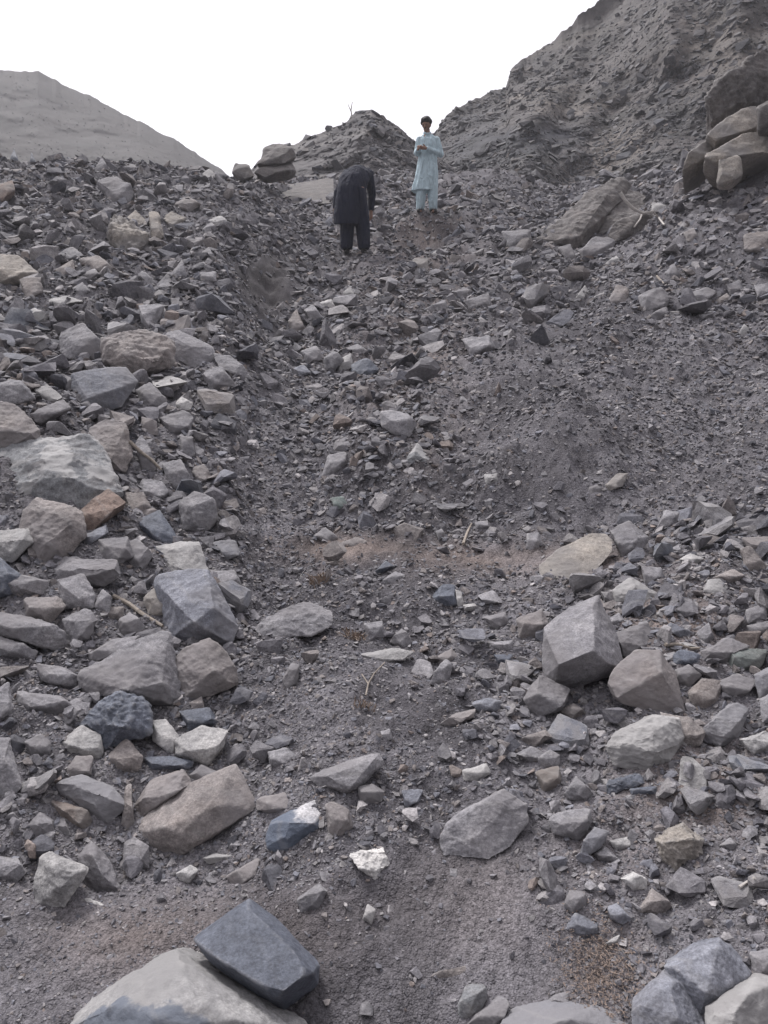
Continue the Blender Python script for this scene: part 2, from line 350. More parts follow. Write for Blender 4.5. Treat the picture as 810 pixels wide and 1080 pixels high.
# ------------------------------------------------------------------ hills behind
RELIEF = {}
def relief(name, sky, base, n, m, depth, amp, nscale, mat, colf, label, edge=1.2, back=(2.0, 1.2), oct=6):
    sx, sy = zip(*sky); bx, by = zip(*base)
    px = np.linspace(sx[0], sx[-1], n); v = np.concatenate([np.linspace(0, 1, m)])
    top = np.interp(px, sx, sy); bot = np.interp(px, bx, by)
    rag = edge*fbm(np.stack([px/14, 0*px+3, 0*px], -1), 5, .6)
    PX, V = np.meshgrid(px, v, indexing='ij')
    PY = bot[:, None]+(top-bot)[:, None]*V+rag[:, None]*V**8+.8*fbm(np.stack([PX/20, V*9, 0*PX], -1), 3)*(V > 0)
    Y = depth(PX, V, PY)
    P = at(PX, PY, Y)
    Q = P*np.array([1, 1, 1.05])*nscale
    d = fbm(Q, oct, .5); rg = np.abs(fbm(Q*.6+31, 4, .5))
    Y2 = Y+amp*(d-.6*rg)*np.clip(6*(1-V), .25, 1)
    P = at(PX, PY, Y2)
    RELIEF[name] = (P, PX, PY)
    rows = []
    for k in range(1, 7):
        B = P[:, -1].copy(); B[:, 1] += back[0]*k; B[:, 2] -= back[1]*k*(1+.15*k); rows.append(B[:, None])
    C = colf(P, PX, PY, V, d, rg)
    P = np.concatenate([P]+rows, 1); C = np.concatenate([C]+[C[:, -1:]]*6, 1)
    nu, ny = P.shape[:2]; idx = np.arange(nu*ny).reshape(nu, ny)
    f = np.stack([idx[:-1, :-1], idx[1:, :-1], idx[1:, 1:], idx[:-1, 1:]], -1).reshape(-1, 4)
    o = link_mesh(name, P.reshape(-1, 3), f, mat, cols=C.reshape(-1, 3))
    tag(o, kind='structure', label=label); return o
def col_far(P, PX, PY, V, d, rg):
    b = np.array([.021, .0165, .0155]); s = 1+.32*np.clip(fbm(P*.35, 5, .72), -1.5, 1.5)
    return b*s[..., None]
relief('far_hill', [(-420,120),(-300,70),(-120,58),(0,72),(40,76),(66,88),(110,110),(150,129),(200,156),(230,175),(262,200)],
       [(-420,260),(262,260)], 500, 160, lambda X, V, Y: 55+38*V+2*np.sin(X/40), .6, .2, M['hill'], col_far,
       'long smooth barren hill fading into haze on the left', edge=1.6, back=(12, 9))
def col_right(P, PX, PY, V, d, rg):
    g = np.array([.058, .051, .051]); tn = np.array([.100, .086, .077]); dk = np.array([.026, .026, .033])
    n = fbm(P*np.array([.35, .3, .8])+4, 5, .6)
    c = g+0*P
    k = sstep(.1, .9, n)[..., None]; c = c*(1-k)+tn*k
    # dark shale seams
    for (cx, cy, rx, ry, s) in ((510, 158, 52, 20, 1), (570, 150, 70, 14, .9), (700, 185, 30, 25, .9), (640, 172, 60, 10, .3), (690, 130, 60, 12, .5), (500, 125, 40, 12, .5), (600,60,60,12,.35)):
        q = np.clip(s*np.exp(-(((PX-cx)/rx)**2+((PY-cy+.12*(PX-cx))/ry)**2))*(1.7+.9*fbm(P*np.array([1, 1, 2.]), 4)), 0, 1)[..., None]
        c = c*(1-q)+dk*q
    for (cx, cy, rx, ry, s) in ((660, 150, 30, 25, .9), (640, 170, 25, 25, .8), (590, 110, 60, 9, .6), (780, 60, 60, 40, .7), (620, 60, 60, 14, .4)):
        q = np.clip(s*np.exp(-(((PX-cx)/rx)**2+((PY-cy)/ry)**2)), 0, 1)[..., None]; c = c*(1-q)+tn*q
    return c*(1+.2*vnoise(P*4)[..., None])*np.clip(1+.42*fbm(P*np.array([.7, .7, 1.3]), 5, .65), .35, 1.9)[..., None]
def dep_right(X, V, Y):
    n = .16*fbm(np.stack([X/90, V*2, 0*X], -1), 3)
    s = np.clip(V+n, 0, 1.2)*4; fl = np.floor(s); fr = s-fl
    terr = (fl+fr**2.5)/4*.3+.7*np.clip(V+n, 0, 1.2)
    near = np.interp(X, [440, 600, 700, 810, 1100], [21.5, 20.5, 19, 18.5, 17])
    return near+terr*np.interp(X, [440, 700, 1100], [9, 15, 16])
relief('right_hill', [(448,182),(455,145),(466,128),(480,118),(500,106),(520,97),(533,90),(538,74),(560,60),(585,42),(598,30),(610,16),(630,0),(700,-60),(800,-140),(950,-230),(1150,-280)],
       [(440,200),(600,225),(700,225),(760,190),(810,170),(1150,120)], 700, 420, dep_right, .42, .45, M['hill'], col_right,
       'steep rocky hillside with dark shale bands rising on the right', edge=3.2, back=(3, 1.5), oct=6)
def col_mid(P, PX, PY, V, d, rg):
    g = np.array([.08, .074, .078]); lt = np.array([.125, .116, .114])
    n = fbm(P*np.array([1.2, 1, 2.2])+40, 4, .6); k = sstep(.3, .9, n)[..., None]
    return (g*(1-k)+lt*k)*(1+.2*vnoise(P*5)[..., None])
relief('rocky_knoll', [(238,192),(262,182),(272,170),(292,156),(318,150),(333,142),(352,135),(366,127),(375,117),(392,115),(402,123),(420,134),(440,150),(456,164),(478,178),(500,195)],
       [(238,215),(500,215)], 420, 150, lambda X, V, Y: 19.5+4.5*V+0*X, .36, .8, M['hill'], col_mid,
       'rocky knoll closing the gully between the two hills', edge=1.3, back=(2, 1), oct=6)

# ------------------------------------------------------------------ stones
def refine(bm, target, smooth=2, cap=5):
    bmesh.ops.triangulate(bm, faces=bm.faces[:])
    for _ in range(cap):
        es = [e_ for e_ in bm.edges if e_.calc_length() > target]
        if not es: break
        bmesh.ops.subdivide_edges(bm, edges=es, cuts=1)
        bmesh.ops.triangulate(bm, faces=bm.faces[:])
    for _ in range(smooth):
        bmesh.ops.smooth_vert(bm, verts=bm.verts[:], factor=.5, use_axis_x=True, use_axis_y=True, use_axis_z=True)
def hull_bm(pts):
    bm = bmesh.new(); vs = [bm.verts.new(p) for p in pts]
    r = bmesh.ops.convex_hull(bm, input=vs)
    junk = list({v for v in r['geom_interior'] if isinstance(v, bmesh.types.BMVert)})
    junk += [v for v in bm.verts if not v.link_faces and v not in junk]
    bmesh.ops.delete(bm, geom=junk, context='VERTS')
    bmesh.ops.recalc_face_normals(bm, faces=bm.faces[:])
    return bm
def chip(bm, k, lo, hi, S, r):
    """knock corners off: cut with planes just inside the extreme points"""
    for _ in range(k):
        d = Vector((r.gauss(0, 1), r.gauss(0, 1), r.gauss(0, 1))).normalized()
        h = max(v.co.dot(d) for v in bm.verts)-r.uniform(lo, hi)*S
        g_ = bmesh.ops.bisect_plane(bm, geom=bm.verts[:]+bm.edges[:]+bm.faces[:], plane_co=d*h, plane_no=d, clear_outer=True)
        ed = [e_ for e_ in bm.edges if e_.is_boundary]
        if ed: bmesh.ops.holes_fill(bm, edges=ed)
    bmesh.ops.recalc_face_normals(bm, faces=bm.faces[:])
def roughen(bm, size, amt, seed, rounded=0.0):
    bm.normal_update()
    co = np.array([v.co[:] for v in bm.verts]); no = np.array([v.normal[:] for v in bm.verts])
    q = co/size+seed*7.77
    lay = np.array([.3, .25, 1.0]); lay = lay/np.linalg.norm(lay)
    s = q@lay*9+1.6*fbm(q*1.5, 3); step = (s-np.floor(s))              # broken bedding steps
    d = amt*(.8*fbm(q*1.7, 2, .5)-.7*np.abs(vnoise(q*2.6+9))+.35*fbm(q*9, 3, .65)+.25*sstep(.7, .95, step)*(vnoise(q*2+4) > -.1))
    co = co+no*(d*size)[:, None]
    return co
def finish(bm, co):
    f = [[v.index for v in fa.verts] for fa in bm.faces]; bm.verts.index_update()
    f = np.array([[v.index for v in fa.verts] for fa in bm.faces], np.int32); bm.free(); return f

FOOT = []       # footprints of placed stones (x, y, radius) so loose rubble keeps clear of them
LM = []         # landmarks for labels
AUTO = []
CN = dict(grey='grey', blue='blue-grey', dark='dark slate', pale='pale grey', white='white', drab='dusty brown', wface='two-toned', botb='two-toned', brown='brownish', tan='tan', rust='rusty', vein='white-veined', green='greenish grey')
def group_of(px, py):
    if py < 215 and 230 < px < 480: return 'rocks at the foot of the knoll'
    if px < 275 and py < 340: return 'rocks on the upper left bank'
    if px < 275 and py < 880: return 'rocks in the left-hand pile'
    if px > 540 and py < 350: return 'rocks on the upper right bank'
    if px > 535 and 540 < py < 800: return 'rocks in the right-hand pile'
    if py > 800 : return 'loose rocks in the foreground'
    return 'rocks along the gully'
def rock(mat, outline, label=None, ref=None, inner=None, tilt=50, fwd=.16, thick=.55, amt=.026, name=None, soft=1, lift=0.0, Y0=None):
    pts = [tuple(map(float, s.split(','))) for s in outline.split()]
    A = np.array(pts); c0 = A.mean(0); fat = 1.14 if (c0[0] < 262 and 330 < c0[1] < 880) else 1.08 if (c0[0] > 540 and 540 < c0[1] < 800) else 1.15 if (565 < c0[0] < 692 and c0[1] < 262) else 1.0
    A = c0+(A-c0)*fat; pts = [tuple(p_) for p_ in A]; i0 = np.argsort(-A[:, 1])[:2]; bx, by = A[i0].mean(0)
    cxp, cyp = A.mean(0); wpx = np.ptp(A[:, 0]); hpx = np.ptp(A[:, 1])
    P0 = hit(bx, by-1)[0] if Y0 is None else at(bx, by, Y0)
    th = math.radians(tilt); nrm = np.array([R.uniform(-.12, .12), -math.sin(th), math.cos(th)])
    C = np.array([0, 0, EYE])
    def on(px, py):
        u, t = ray(px, py); d = np.array([float(u), 1, float(t)])
        s = np.dot(P0-C, nrm)/min(np.dot(d, nrm), -.08) if np.dot(d, nrm) < 0 else P0[1]*1.2
        s = min(max(s, P0[1]*.8), P0[1]*1.35)
        return C+d*s
    O = np.array([on(*p) for p in pts]); cen = O.mean(0)
    S = math.sqrt(max(wpx*hpx, 1))*P0[1]/F
    V = (cen-C)/np.linalg.norm(cen-C); hp = np.array([V[0], V[1], 0]); hp /= np.linalg.norm(hp)
    L = list(O); amt = amt*1.35
    if inner is None:
        tp = A[:, 1].min(); r1 = R.uniform(.28, .6); r2 = r1+R.uniform(-.22, .22); xs = R.uniform(-.1, .1)
        inner = [(cxp+(xs-.27)*wpx, tp+r1*hpx, R.uniform(.7, 1.2)), (cxp+(xs+.27)*wpx, tp+r2*hpx, R.uniform(.7, 1.2))]
        if wpx*hpx > 500: inner.append((cxp+R.uniform(-.1, .1)*wpx, tp+.72*hpx, R.uniform(.7, 1.0)))
    fwd = fwd*2.0
    for (ix, iy, d) in inner:
        p = on(ix, iy); L.append(p-V*fwd*S*d)
    dn = hp*.9+np.array([0, 0, -.25])
    for p in O:
        L.append(cen+(p-cen)*R.uniform(.7, .85)+dn*thick*S)
        L.append(cen+(p-cen)*R.uniform(.9, .97)+dn*thick*S*.45)
    L = np.array(L); org = np.array([cen[0], cen[1], float(height(cen[0], cen[1]))])
    bm = hull_bm([Vector(p-org) for p in L])
    chip(bm, 9 if wpx*hpx > 500 else 5, .015, .06, S, R)
    tgt = max(.003*P0[1], S/32)
    refine(bm, tgt, soft)
    co = roughen(bm, S, amt, R.uniform(0, 50)); f = finish(bm, co)
    big = wpx*hpx
    nm = name or ('boulder' if big > 2200 else 'flat_rock' if wpx > 2.1*hpx else 'rock')
    o = link_mesh(nm, co, f, M[mat], loc=org+np.array([0, 0, lift]))
    cat = {'boulder': 'boulder', 'flat_rock': 'flat rock'}.get(nm, 'rock')
    tag(o, label, cat, group_of(cxp, cyp))
    if Y0 is None: FOOT.append((cen[0], cen[1]+.1*S, .5*max(wpx, hpx)*P0[1]/F, by))
    if ref: LM.append((ref, cxp, cyp, max(wpx, hpx)))
    if not label: AUTO.append((o, mat, cxp, cyp, wpx, hpx))
    return o

# --- foreground, bottom of the picture
rock('dark', '203,990 262,948 300,975 339,1018 336,1040 300,1066 284,1061 225,1022', 'smooth dark blue-grey slate block leaning in the bottom foreground', 'the dark slate block',
     inner=[(212,997,.6),(262,957,.5),(326,1022,1.2),(292,1048,1.35),(232,1012,1.0)], tilt=38, fwd=.2, thick=.35, amt=.010, soft=1)
rock('botb', '70,1085 123,1047 181,1011 233,1030 270,1053 330,1088 340,1140 60,1140', 'big cracked pale and blue-grey boulder cut by the bottom edge', 'the bottom-edge boulder',
     inner=[(192,1016,.4),(196,1052,.9),(120,1062,.8),(150,1090,1.1),(250,1075,.8)], tilt=35, fwd=.22, thick=.5, amt=.02, soft=1)
rock('blue', '700,1020 753,987 773,998 795,1028 775,1060 738,1075 712,1050', 'rounded blue-grey boulder, highest of the three in the bottom right corner', 'the corner boulders',
     inner=[(715,1020,.6),(757,1000,.8),(745,1045,1.2)], tilt=45, amt=.02)
rock('blue', '662,1060 700,1024 721,1036 748,1088 740,1120 672,1112', 'angular blue-grey boulder with a sharp ridge, front left of the corner three',
     inner=[(704,1038,.9),(715,1075,1.2),(680,1062,.6)], tilt=45, amt=.02)
rock('pale', '738,1066 797,1030 830,1035 840,1110 745,1115', 'pale smooth boulder filling the bottom right corner', inner=[(790,1048,1),(770,1075,1.1)], tilt=42, amt=.015)
rock('blue', '528,1078 583,1058 627,1060 695,1088 700,1120 520,1120', 'wide flat-topped grey rock at the bottom edge right of centre', 'the flat bottom-edge rock', inner=[(600,1075,.8),(560,1085,.8)], tilt=35, amt=.02)
rock('grey', '573,1060 585,1050 600,1047 601,1064', None)
rock('grey', '790,1005 817,1001 819,1030 797,1031', None)
rock('vein', '482,1060 490,1041 513,1040 516,1053 502,1074 484,1077', 'white-capped knobbly stone near the bottom edge', 'the white-capped stone')
rock('grey', '488,1083 527,1053 538,1056 523,1088 500,1095', 'long grey wedge beside the white-capped stone')
rock('brown', '449,1033 475,1026 502,1017 498,1029 470,1035', 'thin flat flake lying alone on the bottom dirt', 'the thin flake', thick=.15, fwd=.05)
rock('pale', '35,927 42,905 55,898 77,907 95,917 80,940 68,958 37,955', 'pale blocky stone standing on bare dirt, left foreground', 'the pale block', inner=[(58,915,.9),(60,940,1),(80,921,.6)])
rock('grey', '82,902 95,886 117,908 130,942 97,941 88,933', 'pointed grey stone leaning behind the pale block', 'the pointed stone', inner=[(97,900,.9),(108,925,1)])
rock('white', '79,947 90,942 105,947 115,957 100,960', 'small white stone half buried below the pointed stone', lift=-.01, thick=.2, fwd=.05)
rock('grey', '-12,902 18,906 28,920 18,933 -12,925', 'smooth oval stone at the left edge beside bare dirt')
rock('brown', '147,873 187,836 245,813 268,857 253,868 233,870 197,900 157,891', 'large smooth grey-brown slab sloping in the left foreground', 'the big smooth slab',
     inner=[(240,820,.6),(253,862,.5),(200,885,.9),(165,878,.9),(230,850,1.0)], tilt=42, fwd=.12, thick=.4, amt=.014, soft=1)
rock('brown', '142,850 157,828 193,814 199,827 160,858 147,864', 'thin grey-brown slab tucked behind the big smooth slab')
rock('grey', '200,818 213,808 228,815 226,824 207,827', None)
rock('blue', '60,828 87,820 117,832 133,850 112,867 95,857 67,842', 'faceted bluish stone with a flat striped top in the left foreground', 'the faceted bluish stone', inner=[(80,828,.6),(112,842,1),(95,845,.9)], amt=.02)
rock('rust', '55,846 93,859 98,868 88,877 67,867', 'rust-stained flat stone under the faceted bluish stone', 'the rust-stained stone')
rock('grey', '28,870 43,858 57,867 55,882 37,882', None)
rock('grey', '57,867 68,863 74,880 64,882', None)
rock('pale', '67,782 87,767 107,777 108,797 97,802 72,793', 'pale angular stone just above the faceted bluish stone', 'the pale angular stone')
rock('brown', '70,812 80,798 97,798 95,817 72,818', None)
rock('brown', '112,800 133,782 150,798 148,813 127,815', None)
rock('pale', '160,762 175,760 187,777 183,798 163,780', 'pale upright oval stone in the lower left pile', 'the pale oval stone')
rock('dark', '190,750 220,747 229,762 200,771', 'flat dark slate stone on the lower left pile', 'the flat dark stone')
rock('pale', '187,780 213,767 238,772 233,787 217,807 187,796', 'pale striped boulder beneath the flat dark stone', 'the pale striped boulder')
rock('dark', '90,763 100,745 127,729 153,745 153,770 113,790 97,777', 'rugged dark blue boulder in the lower left pile', 'the rugged dark boulder', inner=[(125,737,.7),(128,765,1.2)], amt=.05)
rock('grey', '-14,782 10,782 21,827 13,839 -14,838', 'tall grey boulder standing at the left edge', 'the tall edge boulder', inner=[(5,800,1)])
rock('grey', '27,783 43,775 53,783 53,797 33,797', None)
rock('dark', '154,799 180,798 202,803 200,811 160,812', None)
rock('brown', '133,832 138,830 141,868 134,874 128,868', 'narrow upright stone right of the faceted bluish stone')
rock('pale', '185,922 200,912 210,918 200,933 190,930', None)
rock('pale', '213,905 228,900 247,902 243,908 220,912', None)
rock('brown', '238,925 262,912 275,905 272,925 250,940', None)
# split rock and neighbours
rock('wface', '280,877 285,866 307,855 333,843 345,850 347,884 307,902 279,896', 'split rock with a white upper face and dark blue lower face', 'the white-faced split rock', inner=[(305,868,.9),(330,868,1),(298,888,.8)], amt=.018)
rock('brown', '343,848 354,845 368,853 374,873 352,888 346,880', 'brownish chunk pressed against the split rock')
rock('brown', '270,842 313,833 313,847 297,861 268,856', 'dark flat rock just above the split rock')
rock('grey', '325,820 367,804 401,793 408,802 371,841 333,829', 'grey wedge-shaped slab in the centre foreground', 'the wedge slab', inner=[(345,818,.7),(368,832,.8),(395,800,.5)], tilt=42, amt=.02)
rock('grey', '377,830 393,826 407,835 403,847 380,847', None)
rock('white', '367,902 385,898 407,897 413,912 398,931 383,918', 'jagged white quartz lump on the centre dirt', 'the white quartz lump', amt=.05, fwd=.1)
rock('grey', '312,950 337,933 346,940 337,960 317,963', 'squarish grey stone right of the dark slate block tip')
rock('pale', '382,970 387,954 397,960 392,976', 'small pale pebble below the white quartz lump')
rock('grey', '461,890 470,868 483,858 533,832 556,848 558,866 540,893 510,912 468,906', 'half-buried grey scratched boulder in the centre-right foreground', 'the half-buried boulder', inner=[(485,862,.4),(500,885,.6),(535,850,.4)], fwd=.08, amt=.02)
rock('pale', '487,813 513,805 518,815 503,825 488,825', None)
rock('blue', '423,833 447,832 443,847 427,855', None)
rock('grey', '282,793 303,788 318,802 300,812 283,807', None)
rock('brown', '462,765 480,752 503,747 500,757 480,768', None)
rock('grey', '400,772 412,768 414,780 403,783', None)
# --- right-hand foreground
rock('pale', '640,787 650,773 683,757 715,758 720,783 707,803 683,814 650,806', 'large rounded pale boulder with brown crust in the right middle ground', 'the rounded pale boulder', inner=[(660,785,.9),(690,772,.8),(690,795,1)], amt=.03)
rock('brown', '697,752 727,757 744,772 737,785 720,790 705,780', 'brown-grey boulder hugging the right side of the rounded pale boulder')
rock('blue', '740,770 770,740 788,748 781,777 757,791', 'grey pear-shaped boulder near the right edge', 'the pear-shaped boulder')
rock('pale', '780,780 807,772 824,787 795,798', None)
rock('dark', '637,829 655,818 680,813 687,822 660,834 640,841', 'dark layered flat rock below the rounded pale boulder', 'the dark layered rock', amt=.06)
rock('dark', '663,832 693,829 692,838 665,839', None)
rock('rust', '563,814 590,808 593,830 573,837', 'reddish-brown stone right of the half-buried boulder top', 'the reddish stone')
rock('grey', '595,837 607,818 627,837 620,847 600,844', None)
rock('grey', '577,863 600,855 623,853 627,867 612,888 583,880', None)
rock('blue', '612,898 627,873 643,877 633,897 613,906', 'blue slate stone stuck upright in the right foreground', 'the upright blue slate')
rock('pale', '642,887 665,883 667,892 650,899', None)
rock('grey', '625,900 638,893 660,912 630,908', None)
rock('white', '653,927 667,920 683,928 682,940 667,939', 'small whitish stone in the right foreground', 'the small whitish stone')
rock('tan', '690,887 705,876 720,870 742,887 740,903 713,927 697,907', 'tan-green crumbly block in the right foreground', 'the tan-green block', amt=.06)
rock('grey', '593,953 600,940 618,942 619,957 603,967', None)
rock('blue', '595,980 607,963 632,973 630,987 613,993', 'pale blue-grey stone above the brown litter patch', 'the stone above the litter patch')
rock('blue', '640,957 650,953 670,970 657,976 643,970', None)
rock('brown', '670,963 687,937 710,957 697,968', None)
rock('grey', '758,892 770,883 780,892 773,899', None)
rock('pale', '635,998 655,985 652,996 640,1003', None)
rock('grey', '545,795 560,788 580,797 562,806', None)
rock('grey', '565,800 580,790 591,796 590,808 572,812', None)
rock('brown', '548,780 575,770 583,778 560,790', None)
# --- right-hand pile
rock('grey', '575,663 600,642 630,631 647,667 657,705 617,720 583,729 576,713', 'large square-edged boulder, the biggest in the right-hand pile', 'the square-edged boulder',
     inner=[(590,700,1.1),(629,684,1.2),(600,655,.5),(625,640,.4),(645,700,.7)], tilt=55, fwd=.22, amt=.014, soft=1)
rock('brown', '642,722 650,706 672,688 695,687 711,710 720,750 687,750 647,738', 'angular grey-brown boulder leaning right of the square-edged boulder', 'the leaning boulder', inner=[(668,726,.8),(697,710,1),(680,695,.5)], amt=.018, soft=1)
rock('grey', '647,668 683,657 691,680 672,695 660,697', 'grey block wedged above the leaning boulder')
rock('grey', '553,737 570,712 600,728 593,750 567,758', None)
rock('brown', '545,653 570,643 579,658 567,673 547,673', None)
rock('tan', '570,597 593,577 623,563 644,565 643,583 627,601 597,613 574,609', 'flat buff slab lying on the dirt bench, right of centre', 'the flat buff slab', inner=[(600,590,.5),(632,572,.4)], tilt=30, fwd=.06, thick=.35, amt=.012)
rock('grey', '642,560 663,551 683,567 680,580 657,588', 'rough grey rock behind the flat buff slab')
rock('pale', '647,623 665,609 698,630 690,641 650,636', 'whitish wedge stone above the right-hand pile', 'the whitish wedge stone', inner=[(670,620,.8),(660,630,.8)])
rock('tan', '642,521 637,512 650,499 664,498 657,513', 'small buff splinter on the gravel slope', 'the buff splinter')
rock('grey', '620,514 636,508 640,520 623,523', None)
rock('pale', '742,622 747,612 760,610 768,620 755,633', None)
rock('brown', '725,731 740,716 760,720 758,740 740,748 727,743', None)
rock('grey', '712,707 727,701 740,712 727,724 713,720', None)
rock('dark', '710,690 717,685 737,690 737,700 710,703', 'low dark stone right of the leaning boulder')
rock('green', '768,683 808,686 803,704 770,711', 'greenish squared block near the right edge', 'the greenish block')
rock('grey', '740,687 767,673 790,682 767,700 743,697', None)
rock('grey', '755,720 773,712 797,717 787,734 767,734', None)
rock('blue', '797,712 820,700 822,737 800,737', None)
rock('grey', '801,737 822,728 824,765 804,762', None)
rock('brown', '780,577 790,574 812,600 787,606', None)
rock('brown', '783,567 815,566 815,579 790,581', None)
rock('grey', '555,563 568,562 572,573 560,583 555,577', None)
rock('grey', '787,643 806,636 809,653 787,658', None)
rock('blue', '703,663 707,656 730,667 720,674', None)
rock('grey', '735,667 747,656 753,673 740,684', None)
rock('grey', '677,598 697,599 700,610 680,618', None)
rock('pale', '704,680 722,677 738,683 720,686', None)
rock('brown', '590,750 605,742 618,752 604,760', None)
rock('grey', '788,660 812,655 815,668 792,672', None)
rock('grey', '690,560 702,538 716,541 712,556', None)
rock('pale', '716,590 728,583 745,590 730,598', None)
rock('brown', '750,610 772,600 785,607 770,615', None)
rock('grey', '640,655 652,646 660,655 650,664', None)
# --- centre
rock('grey', '400,434 412,432 430,436 440,447 433,462 417,460 402,450', 'dark-fronted boulder in the middle of the gully', 'the mid-gully boulder', amt=.02)
rock('vein', '425,487 440,466 457,487 437,495', 'dark stone with one bright white face in the mid gully', 'the white-edged stone', inner=[(436,480,.9)])
rock('grey', '338,503 346,480 366,475 368,490 353,503', None)
rock('grey', '350,478 353,466 367,459 376,467 370,478', None)
rock('green', '348,525 363,523 368,535 353,541', 'small dark green stone in the shaded hollow', 'the dark green stone')
rock('brown', '353,574 377,566 388,570 380,581', 'flat brown stone sunk in the dirt bench', 'the sunken flat stone', thick=.25, fwd=.05)
rock('grey', '327,567 343,555 357,567 347,576', None)
rock('grey', '388,637 417,627 447,619 444,630 417,638', 'long thin slab across the centre below the dirt bench', 'the long thin slab', thick=.3, fwd=.06)
rock('dark', '453,630 467,615 480,617 484,639 457,639', 'dark upright stone right of the long thin slab', 'the dark upright stone')
rock('pale', '480,621 487,624 490,640 483,641', None)
rock('grey', '402,613 417,602 431,607 417,619', None)
rock('dark', '391,607 407,591 418,597 403,605', None)
rock('grey', '265,662 290,645 320,633 352,642 350,661 327,671 277,673', 'low grey boulder half buried left of centre', 'the low boulder', inner=[(300,652,.5),(335,645,.3)], fwd=.08, amt=.03, tilt=40)
rock('pale', '378,690 413,683 438,687 427,698 397,701', 'flat pale slab on the centre slope', 'the flat centre slab', thick=.3, fwd=.07)
rock('grey', '453,722 470,695 479,700 470,726', 'narrow upright grey shard on the centre slope')
rock('brown', '457,694 477,683 484,693 463,704', None)
rock('grey', '508,651 533,645 538,657 523,666', None)
rock('grey', '383,657 403,655 408,673 387,678', None)
rock('grey', '410,677 423,662 436,677 427,686', None)
rock('grey', '503,628 520,622 534,637 513,639', None)
rock('pale', '488,638 510,635 508,645 490,644', None)
rock('grey', '473,563 483,557 497,563 485,567', None)
rock('grey', '500,551 515,548 518,557 502,559', None)
rock('grey', '457,531 487,531 470,541', None)
rock('grey', '515,677 541,675 541,687 517,684', None)
rock('dark', '520,690 541,690 540,702 525,700', None)
rock('blue', '496,742 515,735 530,739 528,750 505,752', 'faint bluish flat stone in the centre right')
rock('pale', '510,500 527,499 526,510 512,512', None)
rock('grey', '296,718 308,697 316,702 314,722 302,730', None)
rock('grey', '459,560 466,557 470,566 462,569', None)
# --- left pile
rock('vein', '-14,480 20,469 92,463 110,483 129,518 87,535 47,527 -14,518', 'large white-veined slab at the left edge, widest in the left pile', 'the white-veined slab', inner=[(20,485,.5),(90,473,.5),(75,500,1.0),(100,510,.8)], tilt=40, fwd=.14, amt=.03)
rock('brown', '22,560 27,540 40,529 60,532 83,540 86,563 67,586 40,591', 'rounded brownish boulder below the white-veined slab', 'the rounded brown boulder', inner=[(45,540,.8),(70,550,1),(50,570,1)])
rock('rust', '84,540 113,518 132,533 113,547 97,560 86,558', 'reddish-brown slab leaning under the white-veined slab', 'the reddish leaning slab', amt=.02)
rock('brown', '94,455 110,443 133,447 138,480 130,497 113,493 95,465', 'tall brown-grey boulder behind the white-veined slab', 'the tall boulder')
rock('dark', '145,550 168,540 187,570 167,578 155,565', 'dark slate wedge in the middle of the left pile', 'the dark wedge', amt=.015)
rock('grey', '188,530 207,519 227,533 228,552 213,561 195,557', 'rounded grey boulder at the right edge of the left pile', 'the pile-edge boulder')
rock('pale', '163,578 208,571 217,603 170,608', 'pale flat-topped block resting on the big tilted boulder', 'the flat-topped block', inner=[(185,580,.6),(190,600,1)], amt=.02)
rock('blue', '167,612 190,606 217,602 236,635 249,658 239,679 210,680 176,669', 'big tilted boulder with bluish stripes, right side of left pile', 'the big tilted boulder', inner=[(185,640,.9),(225,640,1),(205,655,1.3)], fwd=.18, amt=.025)
rock('tan', '152,631 163,622 193,640 187,648 157,650', 'cream-coloured stone in the middle of the left pile', 'the cream stone')
rock('grey', '88,711 140,682 175,667 186,722 183,741 150,743 97,736', 'wide wedge-shaped boulder in the lower left pile', 'the wedge boulder', inner=[(150,700,.6),(135,728,1.2),(170,720,.8)], fwd=.18, amt=.025)
rock('brown', '183,702 195,686 220,677 247,700 248,722 220,733 190,738', 'brown-grey boulder right of the wedge boulder', 'the brown-grey boulder', inner=[(215,690,.6),(225,710,1)], amt=.025)
rock('grey', '105,570 133,567 139,587 123,596 107,588', None)
rock('grey', '48,602 67,588 120,592 124,607 107,618 67,614', None)
rock('pale', '-14,563 27,557 33,572 13,591 -14,588', 'bright pale stone at the left edge under the brown boulder', 'the bright edge stone')
rock('dark', '-16,590 0,590 23,610 10,627 -16,634', None)
rock('grey', '-16,646 27,650 70,670 72,687 40,680 -16,664', 'long layered slab jutting in from the left edge', 'the jutting slab')
rock('grey', '-12,669 37,687 34,695 -12,694', None)
rock('grey', '62,613 87,607 100,627 97,640 67,640', None)
rock('grey', '68,654 90,643 103,653 93,673 77,678', None)
rock('brown', '27,632 60,629 68,640 50,658 30,648', None)
rock('grey', '127,654 137,647 153,660 147,671 128,669', None)
rock('blue', '83,567 110,555 114,563 90,578', None)
rock('blue', '78,394 100,390 130,390 141,403 126,427 90,437 79,425', 'flat-faced slate-grey boulder on the upper left pile', 'the slate-grey boulder', inner=[(110,395,.5),(128,408,.9),(92,420,.9)], amt=.012, soft=1)
rock('brown', '-14,425 17,427 39,453 36,463 13,471 -14,478', 'brown boulder at the left edge above the white-veined slab', 'the brown edge boulder')
rock('grey', '30,438 67,420 74,430 43,446', None)
rock('grey', '168,440 192,434 203,440 200,455 180,459', None)
rock('white', '185,425 192,419 203,425 200,432 190,433', 'small white stone at the top right of the left pile', 'the small white stone')
rock('grey', '145,412 158,405 175,420 173,431 147,433', None)
rock('grey', '173,491 190,486 201,507 187,516 177,510', None)
rock('blue', '225,573 247,569 253,583 237,591', 'bluish flat stone on the gravel right of the left pile')
rock('grey', '223,603 247,602 253,617 233,624', None)
rock('grey', '100,640 108,622 117,630 115,648', None)
